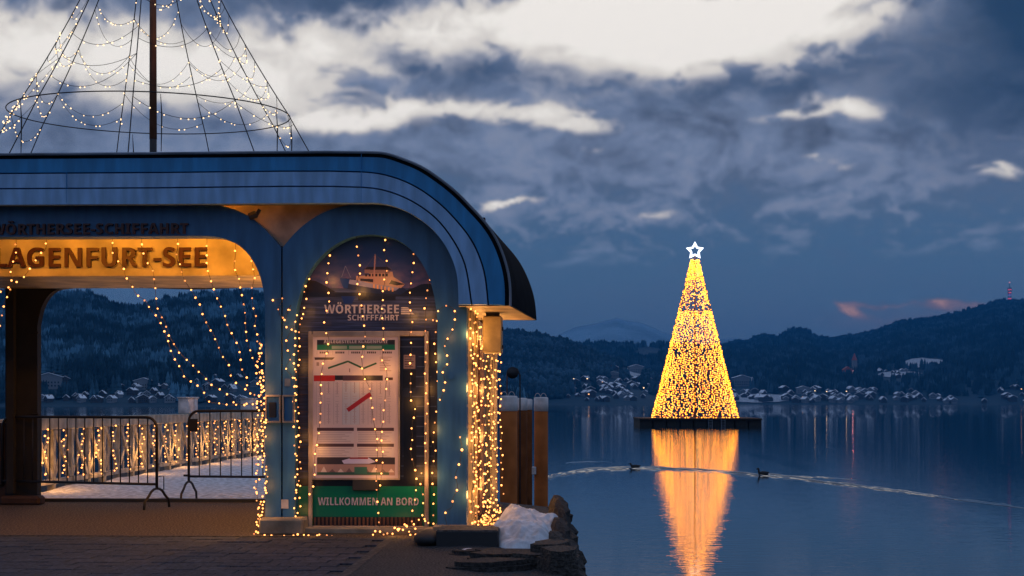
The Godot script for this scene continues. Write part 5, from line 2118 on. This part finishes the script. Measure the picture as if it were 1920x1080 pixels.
	# right-hand pillar
	light_string("loose string looped down the face of the right-hand pillar", along([[812, 601], [818, 588], [826, 578], [841, 574], [853, 584], [853, 604], [848, 622], [836, 640], [832, 656], [843, 677], [829, 695], [834, 713], [832, 732], [824, 755]], ZF - 0.03), 0.098, 0.008)
	light_string("few bulbs low on the right-hand pillar, two of them close to its face", along([[862, 820], [866, 838], [862, 868], [854, 890], [858, 915], [849, 935], [848, 950], [835, 960], [838, 985]], ZF - 0.018), 0.13, 0.004, 0.0125)
	# along the ground
	light_string("string lying on the ground at the pillar's foot and the step", along([[474, 1001], [490, 1005], [500, 1004], [548, 1004], [556, 1000], [572, 1004], [590, 1004], [606, 1003], [632, 1003]], ZF - 0.25), 0.062, 0.02, 0.0098, 0.9, 2)
	light_string("tangle of bulbs on the step under the green foot of the poster", along([[700, 1003], [716, 996], [730, 1003], [745, 990], [760, 998], [776, 1000], [790, 1003], [760, 985], [740, 994], [800, 975], [812, 986]], ZF - 0.20), 0.042, 0.03, 0.0098, 0.9, 2)
	# the curtain at the water end
	var r := RandomNumberGenerator.new()
	r.seed = 31
	for k in 13:
		var px := 880.0 + k * 4.4
		var z := 13.75 + k * 0.24
		var x := wall_point(px, 700, z).x
		x = maxf(x, -0.90)
		var pts := []
		for j in 10:
			pts.append(Vector3(x + r.randf_range(-0.02, 0.02), 2.22 - j * 0.238, -z + r.randf_range(-0.03, 0.03)))
		light_string("strand of the light curtain at the pavilion's water end, number %s from the pillar" % ["one", "two", "three", "four", "five", "six", "seven", "eight", "nine", "ten", "eleven", "twelve", "thirteen"][k], pts, 0.105, 0.018, 0.0112, 0.95, 4, 0.0065)
	var heap := []
	for k in 70:
		var t := r.randf()
		heap.append(Vector3(lerpf(-0.88, -0.52, r.randf()), 0.03 + 0.30 * pow(1.0 - t, 2.0) * r.randf(), -lerpf(13.7, 16.5, r.randf() * r.randf())))
	light_string("tangled heap of lights on the ground at the foot of the curtain", heap, 0.19, 0.04, 0.0112, 0.8, 3, 0.0004)
	light_string("outermost strand hanging from the soffit corner beside the service box", [Vector3(-0.72, 2.22, -16.2), Vector3(-0.73, 1.6, -16.2), Vector3(-0.72, 0.9, -16.25), Vector3(-0.70, 0.2, -16.2)], 0.085, 0.012, 0.0112, 1.0, 2)

# ====================================================================== ducks on the lake
func build_ducks():
	var k := 0
	for q in [[1190.0, 878.0, -1.0], [1430.0, 891.0, -1.0]]:
		var at := floor_point(q[0], q[1], LAKE)
		var o := thing("duck", ["dark duck swimming on the lake left of the tree's reflection", "dark duck swimming just right of the tree's reflection, neck raised"][k], "duck", at, "", 0.0)
		var st := start(true)
		var s: float = q[2]
		var neck := 0.19 if k == 0 else 0.25
		# one skin: tail, body, breast, neck, head, bill
		var spine := [Vector3(-0.27, 0.13, 0), Vector3(-0.20, 0.10, 0), Vector3(-0.10, 0.075, 0), Vector3(0.02, 0.065, 0), Vector3(0.11, 0.085, 0), Vector3(0.155, 0.13, 0), Vector3(0.165, neck - 0.02, 0), Vector3(0.185, neck + 0.025, 0), Vector3(0.22, neck + 0.02, 0), Vector3(0.255, neck + 0.005, 0), Vector3(0.29, neck, 0)]
		var radii := [0.012, 0.055, 0.098, 0.108, 0.085, 0.05, 0.036, 0.045, 0.036, 0.014, 0.008]
		var pts := []
		for p in spine:
			pts.append(Vector3(p.x * s, p.y, 0) * 0.98)
		tube(st, pts, radii, 12)
		part("body", st, M.feather, o, true)
		k += 1
